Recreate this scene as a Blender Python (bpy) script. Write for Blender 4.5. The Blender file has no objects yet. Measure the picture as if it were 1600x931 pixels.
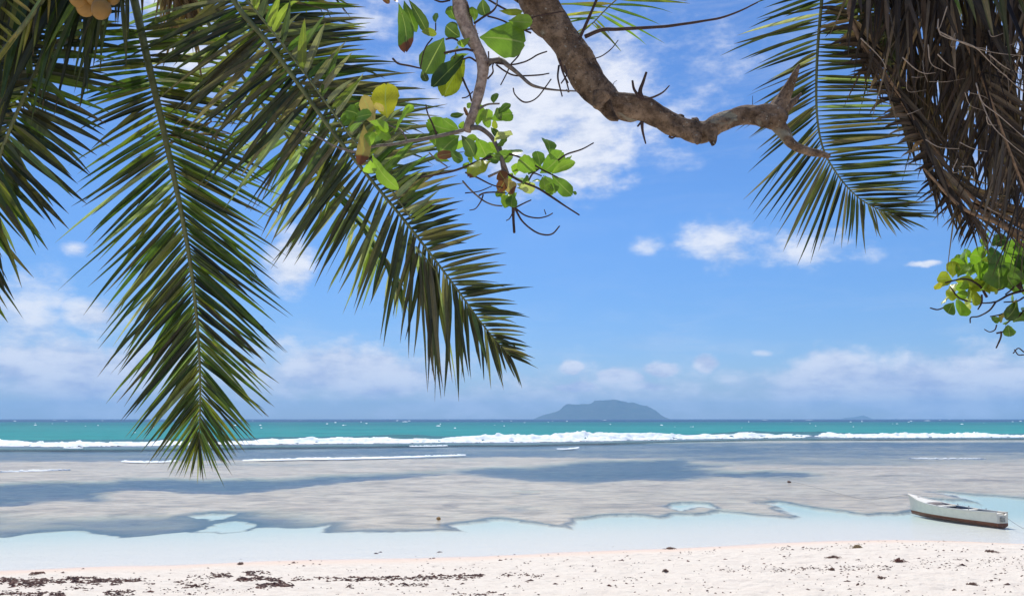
import bpy, math, random
import numpy as np
from mathutils import Vector, Matrix

random.seed(7)
R = math.radians
scene = bpy.context.scene
COL = scene.collection

# ------------------------------------------------------------------ camera
FPX = 1256.0                     # focal length in photo pixels (photo 1600 wide)
PITCH = math.atan(188.5 / FPX)
CAM = Vector((0.0, 0.0, 3.6))
cam_d = bpy.data.cameras.new("camera")
cam_d.sensor_width = 36.0
cam_d.lens = FPX / 1600 * 36.0
cam_d.clip_start = 0.05
cam_d.clip_end = 60000
cam = bpy.data.objects.new("camera", cam_d)
COL.objects.link(cam)
cam.location = CAM
cam.rotation_euler = (R(90) + PITCH, 0, 0)
scene.camera = cam

# ------------------------------------------------------------------ light + view
SUN_EL, SUN_AZ = R(60), R(-12)      # azimuth measured from +Y towards +X
sun_d = bpy.data.lights.new("sun", 'SUN')
sun_d.energy = 4.2
sun_d.angle = R(0.53)
sun_d.color = (1.0, 0.965, 0.90)
sun = bpy.data.objects.new("sun", sun_d)
COL.objects.link(sun)
sdir = Vector((math.sin(SUN_AZ) * math.cos(SUN_EL), math.cos(SUN_AZ) * math.cos(SUN_EL), math.sin(SUN_EL)))
sun.rotation_euler = sdir.to_track_quat('Z', 'Y').to_euler()
sun.location = (0, 0, 30)

scene.view_settings.view_transform = 'Standard'
scene.view_settings.look = 'None'
scene.view_settings.exposure = 0.14
scene.view_settings.gamma = 1.0
scene.render.engine = 'CYCLES'
scene.cycles.use_denoising = True
scene.cycles.max_bounces = 8
scene.cycles.transparent_max_bounces = 12
scene.cycles.volume_bounces = 2
scene.cycles.volume_max_steps = 16
scene.cycles.caustics_reflective = False
scene.cycles.caustics_refractive = False
scene.cycles.sample_clamp_indirect = 4

CP, SP = math.cos(PITCH), math.sin(PITCH)
FWD, UPV, XV = Vector((0, CP, SP)), Vector((0, -SP, CP)), Vector((1, 0, 0))


def ray(px, py):
    return FWD + XV * ((px - 800) / FPX) + UPV * (-(py - 465.5) / FPX)


def PD(px, py, D):
    """a place D metres ahead"""
    return CAM + ray(px, py) * D


def PZ(px, py, z=0.0):
    d = ray(px, py)
    return CAM + d * ((z - CAM.z) / d.z)


# ------------------------------------------------------------------ node helper
class NT:
    def __init__(s, tree):
        s.t = tree
        tree.nodes.clear()

    def n(s, typ, **kw):
        nd = s.t.nodes.new(typ)
        for k, v in kw.items():
            if k.startswith('i_'):
                key = k[2:].replace('_', ' ')
                nd.inputs[key].default_value = v
            else:
                setattr(nd, k, v)
        return nd

    def l(s, a, b):
        s.t.links.new(a, b)

    def setin(s, sock, v):
        if hasattr(v, 'links') or isinstance(v, bpy.types.NodeSocket):
            s.l(v, sock)
        else:
            sock.default_value = v

    def math(s, op, a, b=0.0, c=None, clamp=False):
        nd = s.t.nodes.new('ShaderNodeMath')
        nd.operation = op
        nd.use_clamp = clamp
        s.setin(nd.inputs[0], a)
        s.setin(nd.inputs[1], b)
        if c is not None:
            s.setin(nd.inputs[2], c)
        return nd.outputs[0]

    def vmath(s, op, a, b=None, scale=None):
        nd = s.t.nodes.new('ShaderNodeVectorMath')
        nd.operation = op
        s.setin(nd.inputs[0], a)
        if b is not None:
            s.setin(nd.inputs[1], b)
        if scale is not None:
            s.setin(nd.inputs['Scale'], scale)
        return nd.outputs['Value' if op in ('LENGTH', 'DOT_PRODUCT') else 'Vector']

    def mix(s, f, a, b, blend='MIX'):
        nd = s.t.nodes.new('ShaderNodeMix')
        nd.data_type = 'RGBA'
        nd.blend_type = blend
        s.setin(nd.inputs[0], f)
        s.setin(nd.inputs[6], a)
        s.setin(nd.inputs[7], b)
        return nd.outputs[2]

    def ramp(s, f, stops, interp='LINEAR'):
        nd = s.t.nodes.new('ShaderNodeValToRGB')
        cr = nd.color_ramp
        cr.interpolation = interp
        while len(cr.elements) > 1:
            cr.elements.remove(cr.elements[-1])
        first = True
        for p, c in stops:
            if not hasattr(c, '__len__'):
                c = (c, c, c)
            if first:
                e = cr.elements[0]
                e.position = p
                first = False
            else:
                e = cr.elements.new(p)
            e.color = (*c[:3], 1)
        s.setin(nd.inputs[0], f)
        return nd.outputs[0]

    def smooth(s, v, a, b, to0=0.0, to1=1.0):
        nd = s.t.nodes.new('ShaderNodeMapRange')
        nd.interpolation_type = 'SMOOTHSTEP'
        s.setin(nd.inputs[0], v)
        nd.inputs[1].default_value = a
        nd.inputs[2].default_value = b
        nd.inputs[3].default_value = to0
        nd.inputs[4].default_value = to1
        return nd.outputs[0]

    def noise(s, vec, scale, detail=3, rough=0.5, dist=0.0, dims='3D'):
        nd = s.t.nodes.new('ShaderNodeTexNoise')
        nd.noise_dimensions = dims
        nd.inputs['Scale'].default_value = scale
        nd.inputs['Detail'].default_value = detail
        nd.inputs['Roughness'].default_value = rough
        nd.inputs['Distortion'].default_value = dist
        if vec is not None:
            s.l(vec, nd.inputs['Vector'])
        return nd.outputs[0]

    def attr(s, name):
        return s.n('ShaderNodeAttribute', attribute_name=name)

    def bump(s, h, strength=0.5, dist=0.01):
        nd = s.t.nodes.new('ShaderNodeBump')
        nd.inputs['Strength'].default_value = strength
        nd.inputs['Distance'].default_value = dist
        s.setin(nd.inputs['Height'], h)
        return nd.outputs[0]


def new_mat(name):
    m = bpy.data.materials.new(name)
    m.use_nodes = True
    nt = NT(m.node_tree)
    return m, nt


def out(nt, surf, vol=None):
    o = nt.n('ShaderNodeOutputMaterial')
    if surf is not None:
        nt.l(surf, o.inputs['Surface'])
    if vol is not None:
        nt.l(vol, o.inputs['Volume'])


# ------------------------------------------------------------------ world: sky and clouds
world = bpy.data.worlds.new("World")
scene.world = world
world.use_nodes = True
nt = NT(world.node_tree)
sky = nt.n('ShaderNodeTexSky', sky_type='NISHITA', sun_disc=False)
sky.sun_elevation = SUN_EL
sky.sun_rotation = SUN_AZ
sky.altitude = 0
sky.air_density = 1.0
sky.dust_density = 0.25
sky.ozone_density = 3.0
tc = nt.n('ShaderNodeTexCoord')
sep = nt.n('ShaderNodeSeparateXYZ')
nt.l(tc.outputs['Generated'], sep.inputs[0])
az = nt.math('ARCTAN2', sep.outputs[0], sep.outputs[1])
el = nt.math('ARCSINE', sep.outputs[2])
comb = nt.n('ShaderNodeCombineXYZ')
nt.l(az, comb.inputs[0])
nt.l(el, comb.inputs[1])
ang = comb.outputs[0]                      # (azimuth, elevation) of the view direction, radians
# warp for ragged cloud edges
w1n = nt.n('ShaderNodeTexNoise')
w1n.inputs['Scale'].default_value = 9
w1n.inputs['Detail'].default_value = 5
w1n.inputs['Roughness'].default_value = 0.62
nt.l(tc.outputs['Generated'], w1n.inputs['Vector'])
warp = nt.vmath('SUBTRACT', w1n.outputs['Color'], (0.5, 0.5, 0.5))
warp = nt.vmath('MULTIPLY', warp, (0.16, 0.09, 0.0))
angw = nt.vmath('ADD', ang, warp)
angs_ = nt.vmath('ADD', ang, nt.vmath('MULTIPLY', warp, (0.22, 0.30, 0.0)))
angf = nt.vmath('MULTIPLY', ang, (1.0, 2.2, 1.0))
fb = nt.noise(angf, 16, 8, 0.62)
fb2 = nt.noise(angf, 5, 6, 0.6, 0.4)
CLOUDS = [  # photo px, py, half width, half height, strength
    (870, 130, 190, 120, 1.15), (925, 225, 95, 90, 1.05), (800, 190, 120, 110, 1.05), (960, 60, 90, 60, 0.55), (1020, 200, 110, 80, 0.42), (640, 170, 160, 140, 0.42),
    (1050, 120, 220, 120, 0.33), (290, 60, 90, 90, 0.75), (560, 20, 160, 50, 0.45), (450, 410, 42, 58, 1.1), (150, 492, 50, 33, 0.95),
    (40, 505, 100, 90, 0.65), (120, 385, 22, 12, 0.6), (35, 435, 22, 16, 0.5), (130, 578, 200, 52, 1.25), (545, 585, 200, 60, 1.2),
    (420, 590, 80, 30, 0.6), (890, 577, 22, 14, 1.5), (958, 588, 40, 16, 1.5), (984, 592, 30, 11, 1.4), (1034, 577, 36, 15, 1.3), (1103, 568, 22, 18, 1.4), (905, 604, 30, 10, 1.4), (880, 606, 26, 9, 1.2), (180, 575, 40, 14, 1.3), (120, 572, 50, 16, 1.2), (600, 560, 40, 13, 1.0),
    (900, 607, 50, 14, 1.1), (1015, 606, 55, 13, 0.95), (1130, 373, 88, 50, 0.74), (1008, 380, 34, 20, 0.5), (1262, 388, 90, 40, 0.58), (1440, 411, 26, 6, 0.9),
    (1400, 592, 300, 50, 1.15), (1520, 610, 220, 45, 1.05), (1185, 547, 20, 6, 0.5), (870, 620, 560, 65, 0.6), (250, 612, 340, 65, 0.62), (1500, 400, 150, 60, 0.12),
    (-300, 380, 200, 120, 0.9), (-600, 580, 300, 50, 0.8), (2000, 300, 200, 130, 0.9), (2200, 590, 300, 45, 0.8), (1650, 120, 250, 160, 0.5), (-250, 60, 220, 160, 0.6), (700, -400, 330, 170, 0.6)]
total = None
for (px, py, hw, hh, s_) in CLOUDS:
    d = ray(px, py).normalized()
    a0, e0 = math.atan2(d.x, d.y), math.asin(d.z)
    v = nt.vmath('SUBTRACT', angs_ if hw < 60 else angw, (a0, e0, 0))
    v = nt.vmath('MULTIPLY', v, (FPX / hw / 1.35, FPX / hh / 1.35, 0))
    ln = nt.vmath('LENGTH', v)
    m_ = nt.smooth(ln, 1.0, 0.0, 0.0, s_)
    # MapRange with a>b works for smoothstep
    total = m_ if total is None else nt.math('MAXIMUM', total, m_)
fbs = nt.math('SUBTRACT', fb, 0.5)
fbs = nt.math('MULTIPLY', fbs, 1.0)
dens = nt.math('ADD', total, nt.math('MULTIPLY', fbs, 1.5))
gate = nt.smooth(total, 0.0, 0.25)
cl = nt.smooth(dens, 0.05, 0.92)
cl = nt.math('MULTIPLY', cl, gate)
# thin high veil, stronger up high, and streaks near the horizon
angs = nt.vmath('MULTIPLY', ang, (1.0, 5.0, 1.0))
st = nt.noise(angs, 7, 8, 0.66, 0.6)
veil = nt.smooth(st, 0.42, 0.75, 0.0, 0.36)
horizon = nt.smooth(el, 0.17, 0.01, 0.12, 1.0)
veil = nt.math('MULTIPLY', veil, nt.math('ADD', horizon, nt.smooth(el, 0.2, 0.5, 0.0, 0.55)))
cl = nt.math('MAXIMUM', nt.math('MULTIPLY', cl, 0.93), veil)
cshade = nt.smooth(fb, 0.30, 0.62)
# clouds near the horizon are greyer-blue, higher ones white
skycol = sky.outputs[0]
hsv = nt.n('ShaderNodeHueSaturation')
hsv.inputs['Saturation'].default_value = 1.22
hsv.inputs['Value'].default_value = 1.0
nt.l(skycol, hsv.inputs['Color'])
skyc = hsv.outputs[0]
SKYTINT = nt.ramp(nt.smooth(el, 0.0, 0.6), [(0.0, (0.58, 0.70, 1.02)), (0.12, (0.64, 0.78, 1.06)), (0.35, (0.80, 0.92, 1.16)), (1.0, (0.92, 0.98, 1.18))])
skyc = nt.mix(1.0, skyc, SKYTINT, 'MULTIPLY')
ccol = nt.mix(cshade, (5.2, 5.9, 7.6, 1), (8.2, 8.4, 9.1, 1))
lowc = nt.mix(cshade, (3.9, 4.6, 7.2, 1), (7.2, 7.6, 9.0, 1))
ccol = nt.mix(nt.smooth(el, 0.02, 0.14), lowc, ccol)
allc = nt.mix(cl, skyc, ccol)
bg = nt.n('ShaderNodeBackground')
bg.inputs['Strength'].default_value = 0.10
nt.l(allc, bg.inputs['Color'])
wo = nt.n('ShaderNodeOutputWorld')
nt.l(bg.outputs[0], wo.inputs['Surface'])
world.cycles.sampling_method = 'MANUAL'
world.cycles.sample_map_resolution = 512

# ------------------------------------------------------------------ numpy noise
_rng = np.random.RandomState(3)
_perm = _rng.rand(512, 512).astype(np.float32)


def vnoise(x, y):
    x = np.asarray(x, dtype=np.float64)
    y = np.asarray(y, dtype=np.float64)
    xi, yi = np.floor(x).astype(int), np.floor(y).astype(int)
    fx, fy = x - xi, y - yi
    fx, fy = fx * fx * (3 - 2 * fx), fy * fy * (3 - 2 * fy)
    a = _perm[xi & 511, yi & 511]
    b = _perm[(xi + 1) & 511, yi & 511]
    c = _perm[xi & 511, (yi + 1) & 511]
    d = _perm[(xi + 1) & 511, (yi + 1) & 511]
    return (a * (1 - fx) + b * fx) * (1 - fy) + (c * (1 - fx) + d * fx) * fy


def fbm(x, y, o=4, g=0.5):
    s, a, t = 0, 1, 0
    for i in range(o):
        s = s + a * vnoise(x * 2 ** i + 17.3 * i, y * 2 ** i - 9.1 * i)
        t += a
        a *= g
    return s / t          # 0..1


def sstep(a, b, v):
    t = np.clip((v - a) / (b - a), 0, 1)
    return t * t * (3 - 2 * t)


def poly_sdf(P, x, y):
    """signed distance, negative inside, for a polygon of world points"""
    P = np.array(P)
    n = len(P)
    best = np.full(x.shape, 1e9)
    inside = np.zeros(x.shape, bool)
    for i in range(n):
        a, b = P[i], P[(i + 1) % n]
        e = b - a
        wx, wy = x - a[0], y - a[1]
        t = np.clip((wx * e[0] + wy * e[1]) / max(e @ e, 1e-9), 0, 1)
        best = np.minimum(best, (wx - e[0] * t) ** 2 + (wy - e[1] * t) ** 2)
        c = (a[1] > y) != (b[1] > y)
        with np.errstate(divide='ignore', invalid='ignore'):
            xc = e[0] * (y - a[1]) / (e[1] if e[1] != 0 else 1e-12) + a[0]
        inside ^= c & (x < xc)
    d = np.sqrt(best)
    return np.where(inside, -d, d)


def ground(pts):
    return [tuple(PZ(px, py)[:2]) for px, py in pts]


# ------------------------------------------------------------------ shore, reef and seagrass outlines (where they lie on the flat)
SHORE = [(-260, 905), (0, 891), (182, 884), (293, 881.5), (405, 876), (530, 873.5), (743, 869), (885, 862), (1070, 855.5), (1200, 848.5),
         (1291, 845), (1398, 843), (1500, 845), (1600, 849), (1850, 858)]
_sh = np.array(ground(SHORE))


def shore_y(x):
    return np.interp(x, _sh[:, 0], _sh[:, 1])


REEF_EDGE = [(-900, 850), (0, 833), (67, 825), (115, 821), (150, 826), (189, 833), (216, 831), (290, 824), (351, 827), (372, 823), (405, 817), (449, 817),
             (516, 814), (506, 824), (530, 826), (637, 826), (724, 826), (715, 815), (743, 810), (786, 806), (814, 808), (850, 814), (894, 823),
             (900, 806), (939, 802), (992, 801), (1035, 804), (1049, 799), (1090, 799), (1124, 795), (1184, 801), (1245, 807), (1238, 799),
             (1209, 785), (1183, 782), (1216, 780), (1259, 787), (1302, 794), (1344, 799), (1415, 799), (1432, 788), (1444, 776), (1490, 777),
             (1533, 783), (1490, 771), (1451, 765), (1522, 769), (1600, 775), (2500, 790)]
_re = ground(REEF_EDGE) + [(400, 30), (400, 400), (-400, 400), (-400, 20)]
HOLES = [ground(p) for p in (
    [(297, 801), (337, 797), (371, 798), (344, 806), (324, 808)],
    [(304, 823), (337, 812), (371, 807), (405, 813), (378, 821), (349, 826)],
    [(1031, 786), (1070, 782), (1103, 783), (1122, 791), (1090, 788), (1060, 793), (1040, 790)])]
DARKS = [(ground(p), s_, w_) for p, s_, w_ in (
    ([(-500, 760), (0, 755), (67, 751), (169, 750), (189, 746), (304, 746), (439, 745), (540, 741), (640, 735), (700, 738), (540, 751), (455, 758), (371, 768),
      (304, 767), (209, 763), (189, 762), (169, 770), (135, 780), (108, 777), (74, 777), (34, 785), (0, 784), (-500, 800)], 1.0, 1.2),
    ([(-500, 800), (0, 800), (120, 806), (297, 801), (380, 797), (422, 792), (472, 806), (516, 812), (530, 822), (740, 822), (740, 840), (-500, 860)], 0.60, 1.6),
    ([(700, 733), (832, 728), (921, 719), (1060, 716), (1113, 724), (1106, 739), (1060, 746), (992, 747),
      (903, 751), (832, 747), (761, 742)], 1.0, 2.5),
    ([(1113, 737), (1202, 733), (1273, 739), (1202, 742), (1124, 741)], 0.9, 1.2),
    ([(793, 767), (814, 765), (843, 767), (820, 770)], 0.7, 0.25),
    ([(-400, 690), (2400, 690), (2400, 704), (1300, 706), (1000, 714), (800, 712), (560, 716), (200, 718), (-400, 722)], 0.72, 3.0),
    ([(1040, 700), (1500, 700), (1700, 712), (1500, 722), (1300, 728), (1100, 724)], 0.5, 4.0),
    ([(779, 795), (800, 791), (832, 794), (810, 798)], 0.4, 0.3))]

SURF_F = [(-600, 700), (0, 697), (200, 697), (400, 694), (530, 693), (700, 691), (804, 691), (957, 688.5), (1070, 686), (1200, 684), (1600, 683), (2300, 682)]
_sf = np.array(ground(SURF_F))
SURF_H = [(-900, .9), (0, .95), (236, .80), (411, .95), (500, 1.08), (637, 1.1), (680, .95), (814, 1.1), (1010, 1.15), (1070, .8), (1117, 1.2), (1149, 1.5),
          (1273, 1.45), (1302, 1.05), (1433, .95), (1480, .75), (1600, .75), (2400, .8)]


def surf_front(x, y):
    """distance of the foam front along the bearing of (x, y)"""
    s = x / np.maximum(y, 1)
    return np.interp(s, _sf[:, 0] / _sf[:, 1], _sf[:, 1])


def surf_h(x, y):
    s = x / np.maximum(y, 1)
    a = np.array(SURF_H, float)
    return np.interp(s, (a[:, 0] - 800) / FPX * 1.0, a[:, 1])


def fields(x, y):
    """height of the bed, reef, dark for points x, y (arrays)"""
    d = shore_y(x) - y + (fbm(x * .7, y * .7, 3) - .5) * 0.25
    # jittered lookups make outlines ragged
    wob = np.clip(y / 30, .4, 4)
    jx = x + (fbm(x * .5, y * .5, 6, .6) - .5) * 2.2 * wob
    jy = y + (fbm(x * .5 + 50, y * .5 + 9, 6, .6) - .5) * 2.6 * wob
    near = y < 260
    
    reef = np.zeros_like(x)
    dark = np.zeros_like(x)
    rim = np.zeros_like(x)
    if near.any():
        xs, ys, rx, ry = jx[near], jy[near], x[near], y[near]
        lx = rx + (fbm(rx * 1.1, ry * 1.1, 4, .5) - .5) * .9
        ly = ry + (fbm(rx * 1.1 + 5, ry * .8, 4, .5) - .5) * 1.2
        sd = poly_sdf(_re, lx, ly)
        for h in HOLES:
            sd = np.maximum(sd, -poly_sdf(h, lx, ly))
        r = sstep(.12, -.12, sd)
        k = np.zeros_like(r)
        for P, s_, w_ in DARKS:
            dd = poly_sdf(P, xs, ys)
            k = np.maximum(k, s_ * sstep(w_, -w_, dd))
        n1 = fbm(xs * .12, ys * .35, 5, .6)
        n2 = fbm(xs * .05 + 3, ys * .09, 5, .65)
        k = np.clip(k + (n1 - .5) * 1.3 * (.4 + k * .5) + np.clip((n2 - .52) * 2.2, 0, .45) * sstep(28, 60, ys), 0, 1.1)
        # the left half of the reef front carries weed, the whole front a thin dark lip
        rimw = np.interp(rx / ry, [-.7, -.25, -.05, .02, .6], [1.3, 1.2, .9, .42, .42])
        lip = sstep(rimw * 1.0, .05, -sd) * r
        reef[near] = r
        dark[near] = k * r
        rim[near] = lip
    reef = np.where(near, reef, 1)
    # heights
    land = np.minimum(d, 60)
    zl = 0.105 * land - 0.0012 * np.clip(land, 0, 22) ** 2 + 0.0
    zl = np.where(land > 22, 0.105 * 22 - .0012 * 484 + (land - 22) * .015, zl)
    zl = zl + (fbm(x * .8, y * 1.4, 4) - .5) * .09 * sstep(.5, 3, land)
    zl = zl + (fbm(x * 3.5, y * 5, 4, .6) - .5) * .075 * sstep(.8, 2.5, land)
    sea = np.maximum(-d, 0)
    zs = -0.019 * np.minimum(sea, 9) - 0.02 * (1 - np.exp(-sea * 4))
    ztop = -0.075 - dark * .13 + (fbm(x * .9, y * .9, 4) - .5) * .05
    zs = zs * (1 - reef) + np.maximum(ztop, -9) * reef
    yf = surf_front(x, y)
    off = y - yf
    drop = -0.25 * sstep(-25, 0, off) - 3.5 * sstep(0, 45, off) - 5 * sstep(60, 500, off) - 25 * sstep(500, 1500, off)
    zs = zs + np.where(sea > 20, drop, 0)
    z = np.where(d > 0, zl, zs)
    return z, reef, dark, rim, d


def height(x, y):
    return float(fields(np.array([float(x)]), np.array([float(y)]))[0][0])


# ------------------------------------------------------------------ object helpers
ORIG = {}


def reg(o, world_pos, parent=None):
    COL.objects.link(o)
    ORIG[o.name] = Vector(world_pos)
    if parent is not None:
        o.parent = parent
        o.location = Vector(world_pos) - ORIG[parent.name]
    else:
        o.location = world_pos
    return o


def tag(o, label=None, cat=None, group=None, kind=None):
    if label: o['label'] = label
    if cat: o['category'] = cat
    if group: o['group'] = group
    if kind: o['kind'] = kind
    return o


def thing(name, pos, label, cat, group=None):
    return tag(reg(bpy.data.objects.new(name, None), pos), label, cat, group)


def mesh_obj(name, V, F, mat, parent=None, origin=None, uv=None, tint=None, smooth=True, attrs=None):
    """V: world positions; one linked mesh object"""
    V = np.asarray(V, dtype=np.float64)
    if origin is None:
        origin = V[0]
    me = bpy.data.meshes.new(name)
    me.from_pydata((V - np.array(origin)).tolist(), [], F)
    if uv is not None:
        idx = np.empty(len(me.loops), dtype=np.int32)
        me.loops.foreach_get('vertex_index', idx)
        l = me.uv_layers.new(name='uv')
        l.data.foreach_set('uv', np.asarray(uv, dtype=np.float32)[idx].ravel())
    if tint is not None:
        a = me.attributes.new('tint', 'FLOAT_COLOR', 'POINT')
        t = np.asarray(tint, dtype=np.float32)
        if t.ndim == 1:
            t = np.tile(t, (len(V), 1))
        a.data.foreach_set('color', t.ravel())
    if attrs:
        for k, v in attrs.items():
            a = me.attributes.new(k, 'FLOAT', 'POINT')
            a.data.foreach_set('value', np.asarray(v, dtype=np.float32))
    if smooth:
        me.polygons.foreach_set('use_smooth', [True] * len(me.polygons))
    me.materials.append(mat)
    me.update()
    return reg(bpy.data.objects.new(name, me), origin, parent)


def grid_faces(nr, nc):
    i = np.arange(nr - 1)[:, None] * nc + np.arange(nc - 1)[None, :]
    f = np.stack([i, i + 1, i + nc + 1, i + nc], -1).reshape(-1, 4)
    return f


def big_mesh(name, V, F4, mat, attrs=None):
    me = bpy.data.meshes.new(name)
    me.vertices.add(len(V))
    me.vertices.foreach_set('co', V.astype(np.float32).ravel())
    me.loops.add(F4.size)
    me.loops.foreach_set('vertex_index', F4.astype(np.int32).ravel())
    me.polygons.add(len(F4))
    me.polygons.foreach_set('loop_start', np.arange(0, F4.size, 4, dtype=np.int32))
    me.polygons.foreach_set('loop_total', np.full(len(F4), 4, dtype=np.int32))
    me.polygons.foreach_set('use_smooth', np.ones(len(F4), dtype=bool))
    for k, v in (attrs or {}).items():
        a = me.attributes.new(k, 'FLOAT', 'POINT')
        a.data.foreach_set('value', np.asarray(v, dtype=np.float32).ravel())
    me.update(calc_edges=True)
    me.validate()
    me.materials.append(mat)
    o = bpy.data.objects.new(name, me)
    return reg(o, (0, 0, 0))


def spline(P, n):
    """Catmull-Rom through rows of P (any dimension), n samples spaced evenly by length of the first three columns"""
    P = np.array(P, dtype=float)
    if len(P) == 2:
        P = np.array([P[0], (P[0] + P[1]) / 2, P[1]])
    Q = np.vstack([2 * P[0] - P[1], P, 2 * P[-1] - P[-2]])
    S = []
    for i in range(1, len(Q) - 2):
        t = np.linspace(0, 1, 12, endpoint=False)[:, None]
        a, b, c, d = Q[i - 1], Q[i], Q[i + 1], Q[i + 2]
        S.append(.5 * ((2 * b) + (-a + c) * t + (2 * a - 5 * b + 4 * c - d) * t ** 2 + (-a + 3 * b - 3 * c + d) * t ** 3))
    S = np.vstack(S + [P[-1][None]])
    L = np.concatenate([[0], np.cumsum(np.linalg.norm(np.diff(S[:, :3], axis=0), axis=1))])
    q = np.linspace(0, L[-1], n)
    return np.stack([np.interp(q, L, S[:, k]) for k in range(P.shape[1])], 1), L[-1]


def tube_geo(C, rad, sides=8, jitter=0.0, freq=3.0, seed=0, flat=1.0):
    """C (n,3), rad (n). returns V, F, uv"""
    C = np.asarray(C, float)
    n = len(C)
    T = np.gradient(C, axis=0)
    T /= np.linalg.norm(T, axis=1)[:, None] + 1e-9
    ref = np.array([0, 0, 1.0]) if abs(T[0][2]) < .9 else np.array([1.0, 0, 0])
    V, uv = [], []
    u = np.cross(T[0], ref)
    u /= np.linalg.norm(u)
    L = 0
    for i in range(n):
        u = u - T[i] * (u @ T[i])
        u /= np.linalg.norm(u) + 1e-9
        w = np.cross(T[i], u)
        if i:
            L += np.linalg.norm(C[i] - C[i - 1])
        for k in range(sides):
            a = 2 * math.pi * k / sides
            r = rad[i]
            if jitter:
                r *= 1 + jitter * (float(vnoise(math.cos(a) * 1.6 + 40 + seed * 7, L * freq + math.sin(a) * 1.6)) - .5) * 2
            V.append(C[i] + u * math.cos(a) * r + w * math.sin(a) * r * flat)
            uv.append((k / sides, L))
    F = []
    for i in range(n - 1):
        for k in range(sides):
            k2 = (k + 1) % sides
            F.append((i * sides + k, i * sides + k2, (i + 1) * sides + k2, (i + 1) * sides + k))
    F.append(tuple(range(sides))[::-1])
    F.append(tuple((n - 1) * sides + k for k in range(sides)))
    return np.array(V), F, np.array(uv)


# ------------------------------------------------------------------ materials
def bed_material():
    m, nt = new_mat("coral sand and reef flat")
    geo = nt.n('ShaderNodeNewGeometry')
    pos = geo.outputs['Position']
    reef, dark, rim, dd = (nt.attr(k).outputs['Fac'] for k in ('reef', 'dark', 'rim', 'shore'))
    fine = nt.noise(pos, 60, 4, .6)
    mid = nt.noise(pos, 3.0, 5, .6)
    big = nt.noise(pos, 0.5, 3, .5)
    sand = nt.mix(nt.smooth(mid, .3, .7), (0.75, 0.66, 0.55, 1), (0.79, 0.715, 0.60, 1))
    sand = nt.mix(nt.smooth(fine, .25, .75, 0, .35), sand, (0.64, 0.54, 0.45, 1))
    wet = nt.math('MULTIPLY', nt.smooth(dd, 2.4, .3, 0, .8), nt.smooth(big, .2, .8, .6, 1.0))
    sand = nt.mix(wet, sand, (0.74, 0.53, 0.39, 1))
    under = nt.smooth(dd, .2, -.3)
    sand = nt.mix(under, sand, (0.74, 0.71, 0.63, 1))
    # reef flat: thin sand over dead coral with turf algae
    sx = nt.vmath('MULTIPLY', pos, (.42, 0.9, 1.0))
    r1 = nt.noise(sx, .55, 9, .72, .6)
    r2 = nt.noise(sx, 2.2, 6, .72, .3)
    r3 = nt.noise(pos, 22, 4, .7)
    rc = nt.ramp(r1, [(.34, (0.29, 0.23, 0.165)), (.46, (0.60, 0.485, 0.35)), (.60, (0.78, 0.65, 0.48))])
    rc = nt.mix(nt.smooth(r2, .34, .60, .6, 0), rc, (0.17, 0.14, 0.12, 1))
    rc = nt.mix(nt.smooth(r3, .5, .75, 0, .45), rc, (0.12, 0.11, 0.075, 1))
    dk = nt.ramp(r2, [(.34, (0.045, 0.058, 0.105)), (.5, (0.105, 0.112, 0.155)), (.66, (0.26, 0.23, 0.22))])
    rc = nt.mix(nt.smooth(nt.math('ADD', dark, nt.math('MULTIPLY', nt.math('ADD', nt.math('MULTIPLY', nt.math('SUBTRACT', r1, .5), 1.7), nt.math('MULTIPLY', nt.math('SUBTRACT', r2, .5), 1.3)), 1.0)), .12, .9), rc, dk)
    rc = nt.mix(nt.math('MULTIPLY', rim, nt.smooth(r2, .3, .6, .45, .95)), rc, (0.03, 0.085, 0.13, 1))
    c = nt.mix(reef, sand, rc)
    b = nt.n('ShaderNodeBsdfPrincipled')
    nt.l(c, b.inputs['Base Color'])
    nt.setin(b.inputs['Roughness'], nt.smooth(dd, .1, 1.2, .35, .95))
    b.inputs['Specular IOR Level'].default_value = .25
    hb = nt.math('ADD', nt.math('MULTIPLY', nt.noise(pos, 9, 6, .65), 1.0), nt.math('MULTIPLY', fine, .25))
    nt.l(nt.bump(hb, .8, .05), b.inputs['Normal'])
    out(nt, b.outputs[0])
    return m


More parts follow.
